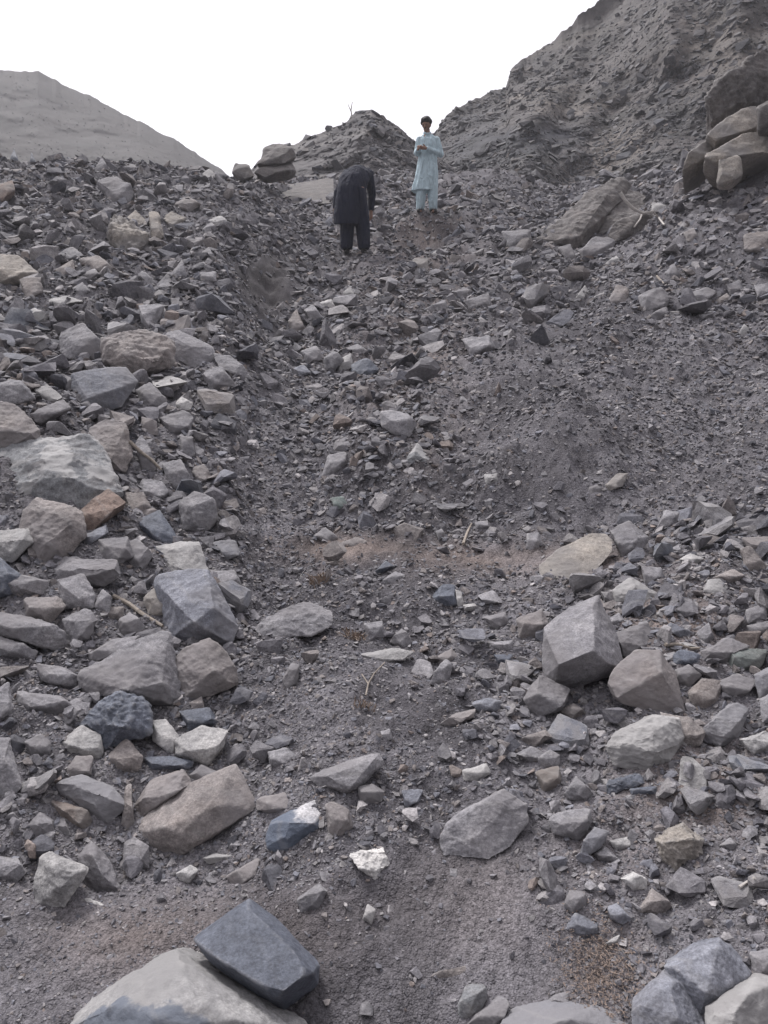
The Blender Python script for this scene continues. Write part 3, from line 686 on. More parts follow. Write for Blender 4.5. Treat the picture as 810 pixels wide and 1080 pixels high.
rock('brown', '107,640 130,640 128,652 110,655', None)
rock('grey', '128,575 145,570 160,585 150,600 133,595', None)
rock('grey', '150,505 170,508 177,520 160,530 148,520', None)
rock('brown', '130,520 150,520 160,538 145,545 130,535', None)
rock('grey', '95,690 120,675 145,672 130,690 100,697', None)
rock('grey', '-10,600 20,612 50,612 45,628 -10,628', None)
rock('grey', '143,470 150,460 158,480 165,495 150,495', None)
rock('brown', '210,655 228,668 240,675 205,682', None)
rock('grey', '40,700 65,705 90,718 80,728 45,718', None)
rock('grey', '20,730 60,735 80,750 50,755 20,748', None)
rock('grey', '-10,735 8,722 14,750 -10,768', None)
rock('brown', '193,745 212,735 215,748 196,752', None)
rock('grey', '175,592 195,588 200,600 180,604', None)
rock('grey', '65,395 78,400 75,412 60,408', None)
rock('grey', '190,460 203,462 205,480 193,483', None)
rock('brown', '150,440 165,445 166,458 150,458', None)
rock('grey', '203,470 215,474 213,484 202,484', None)
rock('brown', '200,495 215,490 224,505 208,515', None)
# upper left
rock('grey', '63,352 87,342 107,363 107,377 72,378 65,370', 'grey dome-shaped boulder left of the brown block', 'the dome-shaped boulder', amt=.02)
rock('brown', '110,358 147,350 180,363 178,384 147,398 133,394 112,378', 'rough brown block boulder on the upper left pile', 'the rough brown block', inner=[(150,355,.5),(135,375,1),(165,378,1)], amt=.05)
rock('grey', '177,353 190,350 225,367 223,380 207,388 187,378', 'smooth grey slab boulder right of the rough brown block', 'the smooth grey slab', inner=[(200,365,.7)], amt=.015)
rock('grey', '225,373 247,377 266,400 240,394', None)
rock('grey', '100,189 123,186 143,203 135,217 117,214', 'rounded grey boulder near the top of the left bank', 'the bank-top boulder')
rock('tan', '-12,267 20,269 43,290 23,298 -12,303', 'big tan-grey boulder at the left edge of the bank', 'the tan edge boulder')
rock('brown', '20,294 43,291 45,307 26,322', None)
rock('grey', '60,268 77,260 90,270 67,278', None)
rock('brown', '82,273 103,268 120,282 113,290 93,289', None)
rock('brown', '58,284 77,273 80,290 60,294', None)
rock('grey', '82,290 100,282 107,290 90,299', None)
rock('grey', '75,303 87,297 97,308 83,316', None)
rock('tan', '113,232 123,222 147,240 157,248 147,268 122,262', 'crumbly tan outcrop on the left bank', 'the tan outcrop', amt=.07)
rock('tan', '133,230 143,221 157,233 147,243', None)
rock('tan', '157,223 167,222 174,250 160,258', None)
rock('tan', '170,231 180,222 197,230 184,243', None)
rock('brown', '182,216 197,206 213,215 200,226', None)
rock('pale', '213,184 220,177 232,187 230,196', None)
rock('grey', '180,196 193,194 193,206', None)
rock('grey', '120,178 133,172 157,175 147,183', None)
rock('grey', '97,184 107,167 116,179', 'pointed stone poking up on the left skyline', None)
rock('dark', '10,170 15,156 20,170', 'thin upright slab on the left bank crest')
rock('dark', '31,172 33,160 39,172', None)
rock('rust', '-6,194 13,190 17,200 3,214 -6,212', 'rust-red stone at the left edge of the upper bank', 'the rust-red stone')
rock('grey', '180,288 192,273 198,290 187,298', None)
rock('grey', '163,301 177,288 184,300 173,311', None)
rock('grey', '145,291 150,285 164,297 160,304', None)
rock('grey', '147,323 173,322 160,351 150,338', None)
rock('grey', '177,314 197,313 198,325 180,328', None)
rock('grey', '198,314 223,316 220,326 200,324', None)
rock('grey', '207,271 220,260 228,273 213,276', None)
rock('grey', '213,241 223,234 231,247 217,248', None)
rock('pale', '218,231 233,226 241,233 230,243', None)
rock('grey', '210,287 228,286 228,297 212,298', None)
rock('grey', '-10,407 20,400 36,420 0,432', None)
rock('pale', '37,411 50,406 65,418 50,428', None)
rock('grey', '213,393 233,387 248,407 223,411', None)
rock('pale', '46,316 70,312 92,318 60,326', None)
# gully top
rock('grey', '317,370 333,364 342,380 323,386', None)
rock('grey', '340,378 353,369 363,380 350,394 342,389', None)
rock('pale', '353,381 370,372 373,387 357,394', None)
rock('dark', '370,384 387,376 401,390 380,403 370,398', 'dark angular rock in the gully rock cluster', 'the gully cluster')
rock('grey', '363,367 377,362 388,370 380,378', None)
rock('brown', '303,338 313,326 323,347 310,356', 'brown upright slab leaning on the gully bank', 'the bank slab')
rock('white', '333,320 350,315 354,323 337,327', 'bright white flat stone below the stooping person', 'the bright flat stone')
rock('pale', '362,308 370,302 378,317 365,319', None)
rock('tan', '433,277 437,272 452,273 452,286 435,285', 'pale squarish stone in front of the hollow', 'the pale squarish stone')
rock('pale', '453,270 463,261 463,272', None)
rock('grey', '473,307 490,302 501,308 487,319', None)
rock('grey', '488,317 517,307 518,323 497,328', None)
rock('grey', '447,327 470,316 474,327 455,331', None)
rock('grey', '320,327 330,321 341,335 327,338', None)
rock('blue', '305,390 320,384 329,393 311,401', None)
rock('grey', '487,357 517,352 524,367 497,378', None)
rock('grey', '448,352 460,345 470,352 458,360', None)
# knoll foot
rock('drab', '270,173 279,156 292,149 306,156 313,165 300,172', 'rounded boulder at the left shoulder of the knoll', 'the knoll-shoulder boulder', amt=.03)
rock('drab', '267,181 287,168 307,171 313,180 280,187', 'low rounded boulder under the knoll-shoulder boulder')
rock('drab', '271,187 287,181 299,184 298,194 273,195', None)
rock('drab', '243,181 248,172 262,173 269,185 258,189', None)
rock('drab', '262,208 300,195 352,186 353,214 300,217 265,213', 'smooth sloping bedrock sheet behind the stooping person', 'the bedrock sheet', tilt=28, thick=.2, fwd=.03, amt=.008)
# upper right
rock('drab', '571,250 583,238 620,206 640,192 657,190 660,206 635,228 612,260 590,257', 'large fissured brown boulder, left piece of the fallen outcrop', 'the fissured boulder', inner=[(600,240,.5),(640,205,.6),(610,250,.9)], amt=.03, thick=.4)
rock('drab', '628,248 633,227 657,200 687,209 688,219 643,248', 'middle piece of the fallen outcrop behind the fissured boulder', amt=.03, thick=.4)
rock('drab', '643,246 653,237 683,223 690,231 673,248 650,253', 'lowest layered piece right of the fissured boulder', amt=.03)
rock('grey', '612,264 627,250 650,252 641,269 617,273', None)
rock('pale', '687,213 705,215 703,224 687,223', None)
rock('tan', '743,141 767,123 797,109 806,117 798,137 753,151', 'upper tan slab jutting from the right bank', 'the upper tan slab', amt=.018, thick=1.1, tilt=70, Y0=9.75, inner=[(755,147,.4),(798,134,.5)])
rock('tan', '738,164 760,150 780,140 815,136 818,163 753,172', 'lower tan slab jutting from the right bank', 'the lower tan slab', amt=.018, thick=1.1, tilt=70, Y0=9.5, inner=[(752,168,.4),(806,160,.5)])
rock('tan', '719,181 727,162 747,146 754,153 737,171', 'narrow tan ledge falling left of the tan slabs', amt=.03, thick=1.5, tilt=86, Y0=9.9)
rock('tan', '755,196 758,168 781,163 784,184 770,196', 'squared tan block propping up the lower tan slab', 'the squared tan block', amt=.02, thick=.5, tilt=80, Y0=9.2)
rock('drab', '743,104 753,87 807,50 830,50 830,108 797,112 749,130', 'broad smooth rock face above the tan slabs', 'the broad rock face', thick=1.6, amt=.04, fwd=.08, tilt=86, Y0=10.3)
rock('drab', '797,112 825,98 825,137 799,138', None, tilt=86, Y0=9.5)
rock('brown', '783,246 816,243 816,270 785,264', 'flat-faced block set in the right bank', 'the flat-faced block')
rock('grey', '672,311 697,301 708,313 703,328 680,331', 'squarish grey boulder on the lower right bank', 'the squarish grey boulder')
rock('grey', '683,334 703,322 706,333 690,339', None)
rock('grey', '727,308 747,302 758,307 740,324', None)
rock('grey', '700,288 710,277 719,290 707,299', None)
rock('pale', '638,278 650,269 658,277 643,284', None)
rock('pale', '607,314 617,300 621,307 612,319', 'pale upright stone on the upper right rubble', 'the pale upright stone')
rock('pale', '622,317 640,306 643,315 625,323', None)
rock('pale', '779,354 785,341 793,355', None)
rock('brown', '639,321 650,300 664,303 661,324', 'dark earthy boulder left of the squarish grey boulder')
rock('grey', '568,288 590,281 591,294', None)
rock('grey', '529,244 560,242 561,258 535,261', None)
rock('grey', '589,261 602,257 609,273 598,278', None)
rock('brown', '752,318 766,308 772,318 760,326', None)
rock('grey', '765,300 780,295 785,306 770,312', None)
rock('brown', '720,245 732,240 738,252 725,256', None)
rock('grey', '795,300 812,298 814,312 798,313', None)

# --- loose rubble: every stone lies on the slope; the largest are things of their own
def proto(k, n=13, flat=.5, seg=None, seed=0):
    r = random.Random(seed*31+k); pts = []
    for _ in range(n):
        v = Vector((r.gauss(0, 1), r.gauss(0, 1), r.gauss(0, 1))).normalized()
        v = Vector((math.copysign(abs(v.x)**.7, v.x), math.copysign(abs(v.y)**.7, v.y)*r.uniform(.6, .85), math.copysign(abs(v.z)**.5, v.z)*flat))
        pts.append(v*.62)
    bm = hull_bm(pts); return bm
small = []
for k in range(14):
    bm = proto(k, 9 if k % 2 else 11, (.28, .42, .6)[k % 3], seed=1); bmesh.ops.triangulate(bm, faces=bm.faces[:]); bm.verts.index_update()
    small.append((np.array([v.co[:] for v in bm.verts]), np.array([[v.index for v in f.verts] for f in bm.faces]))); bm.free()
fine_p = []
for k in range(10):
    bm = proto(k, 10, (.3, .45, .6, .38)[k % 4], seed=2); chip(bm, 7, .02, .12, 1, random.Random(k)); refine(bm, .24, 0); bmesh.ops.smooth_vert(bm, verts=bm.verts[:], factor=.12, use_axis_x=True, use_axis_y=True, use_axis_z=True)
    co = roughen(bm, 1.0, .03, k*3.1); f = finish(bm, co); fine_p.append((co, f))
def normals(x, y):
    e_ = .05; gx = (height(x+e_, y)-height(x-e_, y))/(2*e_); gy = (height(x, y+e_)-height(x, y-e_))/(2*e_)
    n = np.stack([-gx, -gy, np.ones_like(gx)], -1); return n/np.linalg.norm(n, axis=-1, keepdims=True)
def rots(n, tilt):
    m = len(n); n = n+RN.normal(0, 1, (m, 3))*tilt[:, None]; n /= np.linalg.norm(n, axis=1, keepdims=True)
    t = RN.normal(0, 1, (m, 3)); t -= (t*n).sum(1, keepdims=True)*n; t /= np.linalg.norm(t, axis=1, keepdims=True)
    return np.stack([t, np.cross(n, t), n], -1)
PAL = np.array([(.198, .192, .203), (.163, .157, .169), (.125, .121, .134), (.225, .215, .219), (.185, .168, .165), (.16, .162, .185), (.31, .295, .30), (.19, .16, .148), (.10, .10, .115)])
PW = np.array([5, 6, 5, 3, 3, 3, 1, .7, 2.]); PW /= PW.sum()
for q_ in ((451, 225, .3), (375, 268, .45)):
    h_ = hit(q_[0], q_[1])[0]; FOOT.append((h_[0], h_[1], q_[2]*1.3, 0)); FOOT.append((h_[0], h_[1]-.5, q_[2]*1.2, 0)); FOOT.append((h_[0], h_[1]-.95, q_[2], 0))
FA = np.array([(a_, b_, c_) for a_, b_, c_, d_ in FOOT])
def scatter(n, kind, lo, hi, pw):
    """positions uniform in bearing and log distance; sizes in metres follow distance so far chips stay visible"""
    u = RN.uniform(-.95, .95, n); Y = np.exp(RN.uniform(math.log(1.15), math.log(19.5), n)*1.0)
    x = u*Wd(Y); z = height(x, Y); px, py = project(np.stack([x, Y, z], -1))
    cv = cover(px, py)[kind]; clump = .5+.75*fbm(np.stack([x/np.sqrt(Y), Y/np.sqrt(Y), 0*x], -1)*2.2+kind*9, 3)
    bare = .88*np.exp(-(((px-277)/26)**2+((py-302)/36)**2))+.75*np.exp(-(((px-530)/150)**2+((py-590)/13)**2))+.7*np.exp(-(((px-360)/50)**2+((py-578)/11)**2))
    keep = RN.uniform(0, 1, n) < (1-np.clip(bare, 0, .9))*cv*np.clip(clump+(cv > .6)*.45, .08, 1.4)
    sp = lo*(1-RN.uniform(0, 1, n)*(1-(lo/hi)**pw))**(-1/pw)
    if kind == 0: sp = sp*np.where(py < 380, .55+.45*sstep(230, 400, py), 1)*np.where((px > 260) & (px < 540), .72, 1)
    s = sp*Y/F*1.05
    keep &= (py > 150)
    x, Y, z, s, px, py = [q[keep] for q in (x, Y, z, s, px, py)]
    if kind < 2:
        ok = np.ones(len(x), bool)
        for (fx, fy, fr) in FA:
            d = np.hypot(x-fx, (Y-fy)*.8); ok &= ~(d < fr*(.68 if kind else .8)+s*(.1 if kind else .3))
        x, Y, z, s, px, py = [q[ok] for q in (x, Y, z, s, px, py)]
    return x, Y, z, s, px, py
def bake(name, label, kind_, x, Y, z, s, protos, cat, tilt=.25, sink=.15, mat='chips', n=None, mul=1):
    n = normals(x, Y) if n is None else n; Rm = rots(n, np.full(len(x), tilt)); col = PAL[RN.choice(len(PAL), len(x), p=PW)]*RN.uniform(.78, 1.2, (len(x), 1))*mul
    pid = RN.integers(0, len(protos), len(x)); Vs, Fs, Cs = [], [], []; off = 0
    for k, (pv, pf) in enumerate(protos):
        q = np.where(pid == k)[0]
        if not len(q): continue
        v = np.einsum('mij,vj->mvi', Rm[q], pv)*s[q][:, None, None]
        v += np.stack([x[q], Y[q], z[q]+s[q]*(sink+(RN.uniform(-.25, .25, len(q)) if cat == 'rocks' else 0))], -1)[:, None]
        f = pf[None]+(np.arange(len(q))*len(pv))[:, None, None]+off
        Vs.append(v.reshape(-1, 3)); Fs.append(f.reshape(-1, 3)); Cs.append(np.repeat(col[q], len(pv), 0)); off += len(q)*len(pv)
    o = link_mesh(name, np.concatenate(Vs), np.concatenate(Fs), M[mat], smooth=False, cols=np.concatenate(Cs))
    tag(o, label, cat, kind='stuff')
x, Y, z, s, px, py = scatter(270000, 2, 2.2, 7, 2.2)
bake('gravel', 'grey shale chips and gravel covering the slope', 'stuff', x, Y, z, s, small, 'gravel', .35, .05)
x, Y, z, s, px, py = scatter(45000, 1, 5, 15, 1.9)
bake('rubble', 'small loose grey rubble strewn over the slope', 'stuff', x, Y, z, s, small, 'rubble', .35, .1)
x, Y, z, s, px, py = scatter(23000, 0, 11, 54, 1.4)
inframe = (px > 0) & (px < 810) & (py < 1080) & (py > 160)
order = np.argsort(-np.where(inframe, s/Y, 0)); NBIG = max(0, 298-sum(1 for o in bpy.data.objects if o.get('category') in ('rock', 'boulder', 'flat rock')))
big = order[:NBIG]; rest = order[NBIG:]; cut = s[big[-1]]/Y[big[-1]]; s[rest] = np.where(s[rest]/Y[rest] > cut, cut*Y[rest]*RN.uniform(.55, 1, len(rest)), s[rest])
bake('small_rocks', 'fist-sized grey rocks filling the rubble banks', 'stuff', x[rest], Y[rest], z[rest], s[rest], fine_p, 'rocks', .4, .12)
print('CUT', s[big[-1]]/Y[big[-1]]*F, len(rest), NBIG)
pmesh = {}
nn = normals(x[big], Y[big]); Rb = rots(nn, np.full(len(big), .28))
mats = ['grey', 'grey', 'brown', 'blue', 'pale', 'grey', 'dark']
for i, b in enumerate(big):
    k = i % 10; mk = mats[(i*5+3) % 7]
    if (k, mk) not in pmesh:
        pv, pf = fine_p[k]; o = link_mesh('rock', pv, pf, M[mk], smooth=False); pmesh[k, mk] = o
    else: o = pmesh[k, mk].copy(); sc.collection.objects.link(o)
    m4 = Matrix([list(r_) for r_ in Rb[i]]).to_4x4(); m4 = Matrix.Translation((x[b], Y[b], z[b]+s[b]*.12)) @ m4 @ Matrix.Scale(float(s[b]), 4)
    o.matrix_world = m4; tag(o, None, 'rock', group_of(px[b], py[b]))
    AUTO.append((o, mk, px[b], py[b], s[b]/Y[b]*F, s[b]/Y[b]*F*.75))
# scree and blocks lying on the hills behind
for nm_, cnt, lo_, hi_, lb in (('right_hill', 60000, .035, .45, 'broken blocks and scree clinging to the right hillside'), ('rocky_knoll', 7000, .04, .4, 'broken stones scattered over the knoll'), ('far_hill', 9000, .10, .25, 'specks of scrub and stones on the far hill')):
    P, PX, PY = RELIEF[nm_]; a_ = RN.integers(1, P.shape[0]-1, cnt); b_ = RN.integers(1, P.shape[1]-1, cnt)
    q = P[a_, b_]; tn = np.cross(P[a_+1, b_]-P[a_-1, b_], P[a_, b_+1]-P[a_, b_-1]); tn /= np.linalg.norm(tn, axis=1, keepdims=True)+1e-9
    tn[tn[:, 1] > 0] *= -1; tn = tn+np.array([0, 0, .25]); tn /= np.linalg.norm(tn, axis=1, keepdims=True)
    k_ = (PY[a_, b_] > -60) & (PX[a_, b_] < 900) & (RN.uniform(-.5, 1, cnt) < .3+.8*fbm(q*.35, 3)); q = q[k_]; tn = tn[k_]
    ss = lo_*(1-RN.uniform(0, 1, len(q))*(1-(lo_/hi_)**1.7))**(-1/1.7)
    bake('scree', lb, 'stuff', q[:, 0], q[:, 1], q[:, 2], ss, small, 'scree', .26, -.04, n=tn, mul={'far_hill': .22, 'right_hill': .52}.get(nm_, .6))
# labels for the unnamed stones: look first, then the nearest landmarks
DIR = ['right of', 'up and right of', 'above', 'up and left of', 'left of', 'down and left of', 'below', 'down and right of']
used = {o.get('label') for o in bpy.data.objects}
for (o, mk, cx, cy, wp, hp) in AUTO:
    ds = sorted(((math.hypot(cx-l[1], cy-l[2]), l) for l in LM), key=lambda q: q[0])
    area = wp*hp; size = 'tiny' if area < 110 else 'small' if area < 330 else 'mid-sized' if area < 1300 else 'large'
    asp = wp/max(hp, 1); shp = 'flat stone' if asp > 2 else 'long stone' if asp > 1.5 else 'upright stone' if asp < .75 else 'angular stone'
    def dr(l):
        a_ = math.atan2(-(cy-l[2]), cx-l[1]); return DIR[int(round(a_/(math.pi/4))) % 8]
    def short(t): return t
    cands = []
    for j in range(3):
        near = 'just ' if ds[j][0] < ds[j][1][3]*.5+28 else ''
        cands.append(f"{size} {CN[mk]} {shp} {near}{dr(ds[j][1])} {ds[j][1][0]}")
    for j, k2 in ((0, 1), (0, 2), (1, 2), (0, 3), (1, 3), (2, 3), (0, 4), (1, 4)):
        cands.append(f"{size} {CN[mk]} {shp} between {ds[j][1][0]} and {ds[k2][1][0]}")
    for j in range(5):
        for q in ('a little way', 'some way', 'a short step'):
            cands.append(f"{size} {CN[mk]} {shp} {q} {dr(ds[j][1])} {ds[j][1][0]}")
    cands = [c for c in cands if len(c.split()) <= 16]
    lab = next((c for c in cands if c not in used), cands[-1]); used.add(lab); o['label'] = lab

# ------------------------------------------------------------------ people
def capsule(bm, p1, r1, p2, r2, seg=14, fl=(1, 1)):
    p1, p2 = Vector(p1), Vector(p2); d = p2-p1; L = d.length; z = d.normalized() if L > 1e-6 else Vector((0, 0, 1))
    x = z.orthogonal().normalized(); 
    if abs(z.z) > .5: x = (Vector((1, 0, 0))-z*z.x).normalized()
    y = z.cross(x); rings = []
    prof = [(-math.cos(t)*r1, math.sin(t)*r1) for t in (0.15, .6, 1.1, 1.5708)] + [(L+math.sin(t)*r2, math.cos(t)*r2) for t in (0, .45, .95, 1.42)]
    for (h, r) in prof:
        rings.append([bm.verts.new(p1+z*h+(x*math.cos(a_)*fl[0]+y*math.sin(a_)*fl[1])*r) for a_ in [2*math.pi*i/seg for i in range(seg)]])
    for a_, b_ in zip(rings, rings[1:]):
        for i in range(seg): bm.faces.new((a_[i], a_[(i+1) % seg], b_[(i+1) % seg], b_[i]))
    bm.faces.new(rings[0][::-1]); bm.faces.new(rings[-1])
def loft(bm, rings, seg=40, folds=None):
    """rings: (centre, rx, ry, tilt about x)"""
    rs = []
    for k, (c, rx, ry, tl) in enumerate(rings):
        c = Vector(c); m = Matrix.Rotation(tl, 3, 'X'); ring = []
        for i in range(seg):
            a_ = 2*math.pi*i/seg; f = 1+(folds(a_, k) if folds else 0)
            ring.append(bm.verts.new(c+m @ Vector((rx*f*math.cos(a_), ry*f*math.sin(a_), 0))))
        rs.append(ring)
    for a_, b_ in zip(rs, rs[1:]):
        for i in range(seg): bm.faces.new((a_[i], a_[(i+1) % seg], b_[(i+1) % seg], b_[i]))
    bm.faces.new(rs[0][::-1]); bm.faces.new(rs[-1])
def ball(bm, c, r, s=(1, 1, 1)):
    m = Matrix.Translation(c) @ Matrix.Diagonal((r*s[0], r*s[1], r*s[2], 1))
    bmesh.ops.create_uvsphere(bm, u_segments=20, v_segments=14, radius=1, matrix=m)
def fused(name, bm, mat, parent, voxel=.008, smooth=3):
    """melt the overlapping shapes of a bmesh into one continuous surface"""
    bmesh.ops.recalc_face_normals(bm, faces=bm.faces[:])
    me = bpy.data.meshes.new(name+'_tmp'); bm.to_mesh(me); bm.free()
    o = bpy.data.objects.new(name+'_tmp', me); sc.collection.objects.link(o)
    md = o.modifiers.new('r', 'REMESH'); md.mode = 'VOXEL'; md.voxel_size = voxel
    ms = o.modifiers.new('s', 'SMOOTH'); ms.iterations = smooth; ms.factor = .5
    dg = bpy.context.evaluated_depsgraph_get(); dg.update()
    m2 = bpy.data.meshes.new_from_object(o.evaluated_get(dg)); m2.name = name
    bpy.data.objects.remove(o); bpy.data.meshes.remove(me)
    m2.materials.clear(); m2.materials.append(mat); m2.polygons.foreach_set('use_smooth', np.ones(len(m2.polygons), bool))
    o = bpy.data.objects.new(name, m2); sc.collection.objects.link(o); o.parent = parent; return o
def hand(bm, w, d, side, palm, curl=.5):
    """w wrist, d direction of the fingers, side towards the thumb, palm normal"""
    w, d, side, palm = Vector(w), Vector(d).normalized(), Vector(side).normalized(), Vector(palm).normalized()
    capsule(bm, w, .026, w+d*.07, .034, fl=(1, 1)); 
    for k, (off, ln, r) in enumerate(((.028, .068, .0095), (.010, .076, .0098), (-.009, .071, .0092), (-.027, .055, .0085))):
        b = w+d*.075+side*off; a1 = (d*math.cos(curl*.5)+palm*math.sin(curl*.5)); a2 = (d*math.cos(curl*1.3)+palm*math.sin(curl*1.3)); a3 = (d*math.cos(curl*2)+palm*math.sin(curl*2))
        p1 = b+a1*ln*.45; p2 = p1+a2*ln*.33; p3 = p2+a3*ln*.25
        capsule(bm, b-d*.02, r*1.05, p1, r, 8); capsule(bm, p1, r, p2, r*.92, 8); capsule(bm, p2, r*.92, p3, r*.78, 8)
    b = w+d*.025+side*.025; p1 = b+(side*.8+d*.6+palm*.2)*.036; p2 = p1+(d*.8+side*.25+palm*.4)*.03
    capsule(bm, b, .013, p1, .0115, 8); capsule(bm, p1, .0115, p2, .0095, 8)
def head(bm, c, m):
    """m: 3x3 matrix whose -Y column faces forward"""
    def P(x_, y_, z_): return Vector(c)+m @ Vector((x_, y_, z_))
    capsule(bm, P(0, .012, .035), .088, P(0, -.012, .012), .082, 18)
    capsule(bm, P(0, -.03, -.02), .066, P(0, -.052, -.082), .036, 16)       # cheeks to chin
    capsule(bm, P(0, -.092, .012), .010, P(0, -.108, -.022), .015, 10)      # nose
    capsule(bm, P(-.022, -.088, -.052), .009, P(.022, -.088, -.052), .009, 10)   # lips
    capsule(bm, P(-.045, -.078, .034), .010, P(.045, -.078, .034), .010, 10)     # brow
    for s_ in (-1, 1): capsule(bm, P(s_*.082, .01, .012), .014, P(s_*.085, .012, -.02), .010, 8)
skin = plain('weathered_brown_skin', (.27, .155, .11), .6, .12, 40, .1)
def cloth(name, col):
    m = plain(name, col, .9, .07, 14, .25); t = m.node_tree; bs = t.nodes['Principled BSDF']
    tc = N(t, 'ShaderNodeTexCoord'); mp = N(t, 'ShaderNodeMapping'); mp.inputs['Scale'].default_value = (9, 9, 2.2); mp.inputs['Rotation'].default_value = (.1, .25, 0)
    t.links.new(tc.outputs['Object'], mp.inputs[0]); n = N(t, 'ShaderNodeTexNoise'); n.inputs['Scale'].default_value = 1.6; n.inputs['Detail'].default_value = 4; n.inputs['Distortion'].default_value = 1.2
    t.links.new(mp.outputs[0], n.inputs['Vector']); b = N(t, 'ShaderNodeBump'); b.inputs['Strength'].default_value = 1; b.inputs['Distance'].default_value = .07
    t.links.new(n.outputs[0], b.inputs['Height']); t.links.new(b.outputs[0], bs.inputs['Normal']); return m
hairm = plain('black_hair', (.018, .015, .014), .7, .4, 120, .6)
cloth_b = cloth('pale_blue_cloth', (.58, .73, .79))
cloth_k = cloth('black_cloth', (.008, .011, .030))
leather = plain('dark_leather', (.03, .027, .027), .5, .3, 40, .2)
eyem = plain('dark_eye', (.02, .015, .012), .3, .1, 10, 0)
def head_parts(par, c, m, beard=True):
    def P(x_, y_, z_): return Vector(c)+m @ Vector((x_, y_, z_))
    b = bmesh.new()
    for (x_, y_, z_, r) in ((0, .03, .065, .098), (-.03, -.02, .092, .06), (.03, -.02, .09, .06), (0, .055, .01, .078), (-.065, .02, .05, .055), (.065, .02, .05, .055), (.01, -.05, .10, .042), (-.03, .05, .1, .05)):
        ball(b, P(x_, y_, z_), r)
    h = fused('hair', b, hairm, par, .008, 2)
    if beard:
        b = bmesh.new(); capsule(b, P(-.045, -.035, -.06), .014, P(0, -.062, -.10), .022); capsule(b, P(.045, -.035, -.06), .014, P(0, -.062, -.10), .022)
        capsule(b, P(-.022, -.094, -.038), .008, P(.022, -.094, -.038), .008, 8)
        fused('beard', b, hairm, par, .006, 1)
    for s_ in (-1, 1):
        b = bmesh.new(); ball(b, P(s_*.031, -.083, .015), .011)
        me = bpy.data.meshes.new('eye'); b.to_mesh(me); b.free(); me.materials.append(eyem)
        o = bpy.data.objects.new('eye', me); sc.collection.objects.link(o); o.parent = par
def shoe(par, x_, y_, rz, fwdy, mat):
    b = bmesh.new(); d = Vector((math.sin(rz), fwdy*math.cos(rz), 0))
    p = Vector((x_, y_, .035)); capsule(b, p-d*.06, .04, p+d*.12, .036, fl=(1, 1)); ball(b, p-d*.03+Vector((0, 0, .03)), .045)
    bmesh.ops.bisect_plane(b, geom=b.verts[:]+b.edges[:]+b.faces[:], plane_co=(0, 0, .0), plane_no=(0, 0, -1), clear_outer=True)
    bmesh.ops.holes_fill(b, edges=b.edges[:]); fused('shoe', b, mat, par, .008, 1)

# standing man in pale blue
g = hit(451, 226)[0]; root = empty('person', (g[0], g[1], float(height(g[0], g[1]))-.01)); root.scale = (.83,)*3
tag(root, 'standing man in pale blue knee-length tunic and trousers, hands joined at waist', 'person')
bm = bmesh.new(); hc = (-.035, -.035, 1.635); hm = Matrix.Rotation(-.45, 3, 'Z') @ Matrix.Rotation(.42, 3, 'X')
head(bm, hc, hm); capsule(bm, (-.015, .0, 1.45), .064, (-.026, -.005, 1.57), .058)
loft(bm, [((0, 0, .88), .15, .1, 0), ((0, 0, 1.05), .14, .095, 0), ((0, 0, 1.25), .165, .11, 0), ((0, 0, 1.4), .17, .1, 0), ((-.01, 0, 1.48), .09, .07, 0)], 24)
for s_, hx in ((-1, -.13), (1, .10)):
    capsule(bm, (s_*.085, 0, .88), .09, (hx*1.0, -.02, .5), .058); capsule(bm, (hx, -.02, .5), .056, (hx*1.05, .02, .1), .036); capsule(bm, (hx*1.05, .03, .05), .036, (hx*1.2, -.1, .03), .03)
A = [((.165, 0, 1.375), (.25, .03, 1.12), (-.04, -.21, 1.15)), ((-.165, 0, 1.375), (-.215, -.02, 1.13), (-.17, -.24, 1.17))]
for sh, el, wr in A: capsule(bm, sh, .052, el, .042); capsule(bm, el, .042, wr, .027)
hand(bm, (-.04, -.21, 1.15), (-.98, -.18, .05), (0, -.1, 1), (0, -1, -.3), .55)
hand(bm, (-.17, -.24, 1.17), (-.3, -.75, -.35), (.7, -.2, .6), (.2, .3, -1), .8)
fused('body', bm, skin, root, .0065, 2); head_parts(root, hc, hm)
bm = bmesh.new()
def fold1(a_, k): return (.012+.012*k)*math.sin(7*a_+.5*k)+.02*math.sin(3*a_+1)*(k > 4)
loft(bm, [((-.085, .0, .42), .235, .15, .0), ((-.075, 0, .52), .225, .15, 0), ((-.04, 0, .66), .21, .148, 0), ((-.02, 0, .82), .20, .145, 0), ((-.01, 0, .98), .185, .138, 0), ((0, 0, 1.12), .175, .13, 0), ((0, 0, 1.28), .19, .132, 0),
          ((0, 0, 1.36), .19, .12, 0), ((-.0, 0, 1.43), .145, .09, 0), ((-.015, 0, 1.495), .072, .064, 0)], 48, lambda a_, k: (.055-.0055*k)*math.sin(6*a_+.6*k)+(.03-.003*k)*math.sin(11*a_+.3*k))
for (sh, el, wr), q in zip(A, (1, .93)):
    w2 = Vector(el).lerp(Vector(wr), q*.93); capsule(bm, sh, .068, el, .062); capsule(bm, el, .060, w2, .044)
fused('tunic', bm, cloth_b, root, .011, 1)
bm = bmesh.new(); capsule(bm, (-.075, -.06, 1.49), .018, (-.02, -.085, 1.455), .015, 8); capsule(bm, (.04, -.055, 1.49), .018, (-.005, -.085, 1.455), .015, 8)
capsule(bm, (-.08, 0, 1.505), .018, (-.075, -.06, 1.49), .018, 8); capsule(bm, (.05, 0, 1.505), .018, (.04, -.055, 1.49), .018, 8); fused('collar', bm, cloth_b, root, .007, 1)
bm = bmesh.new()
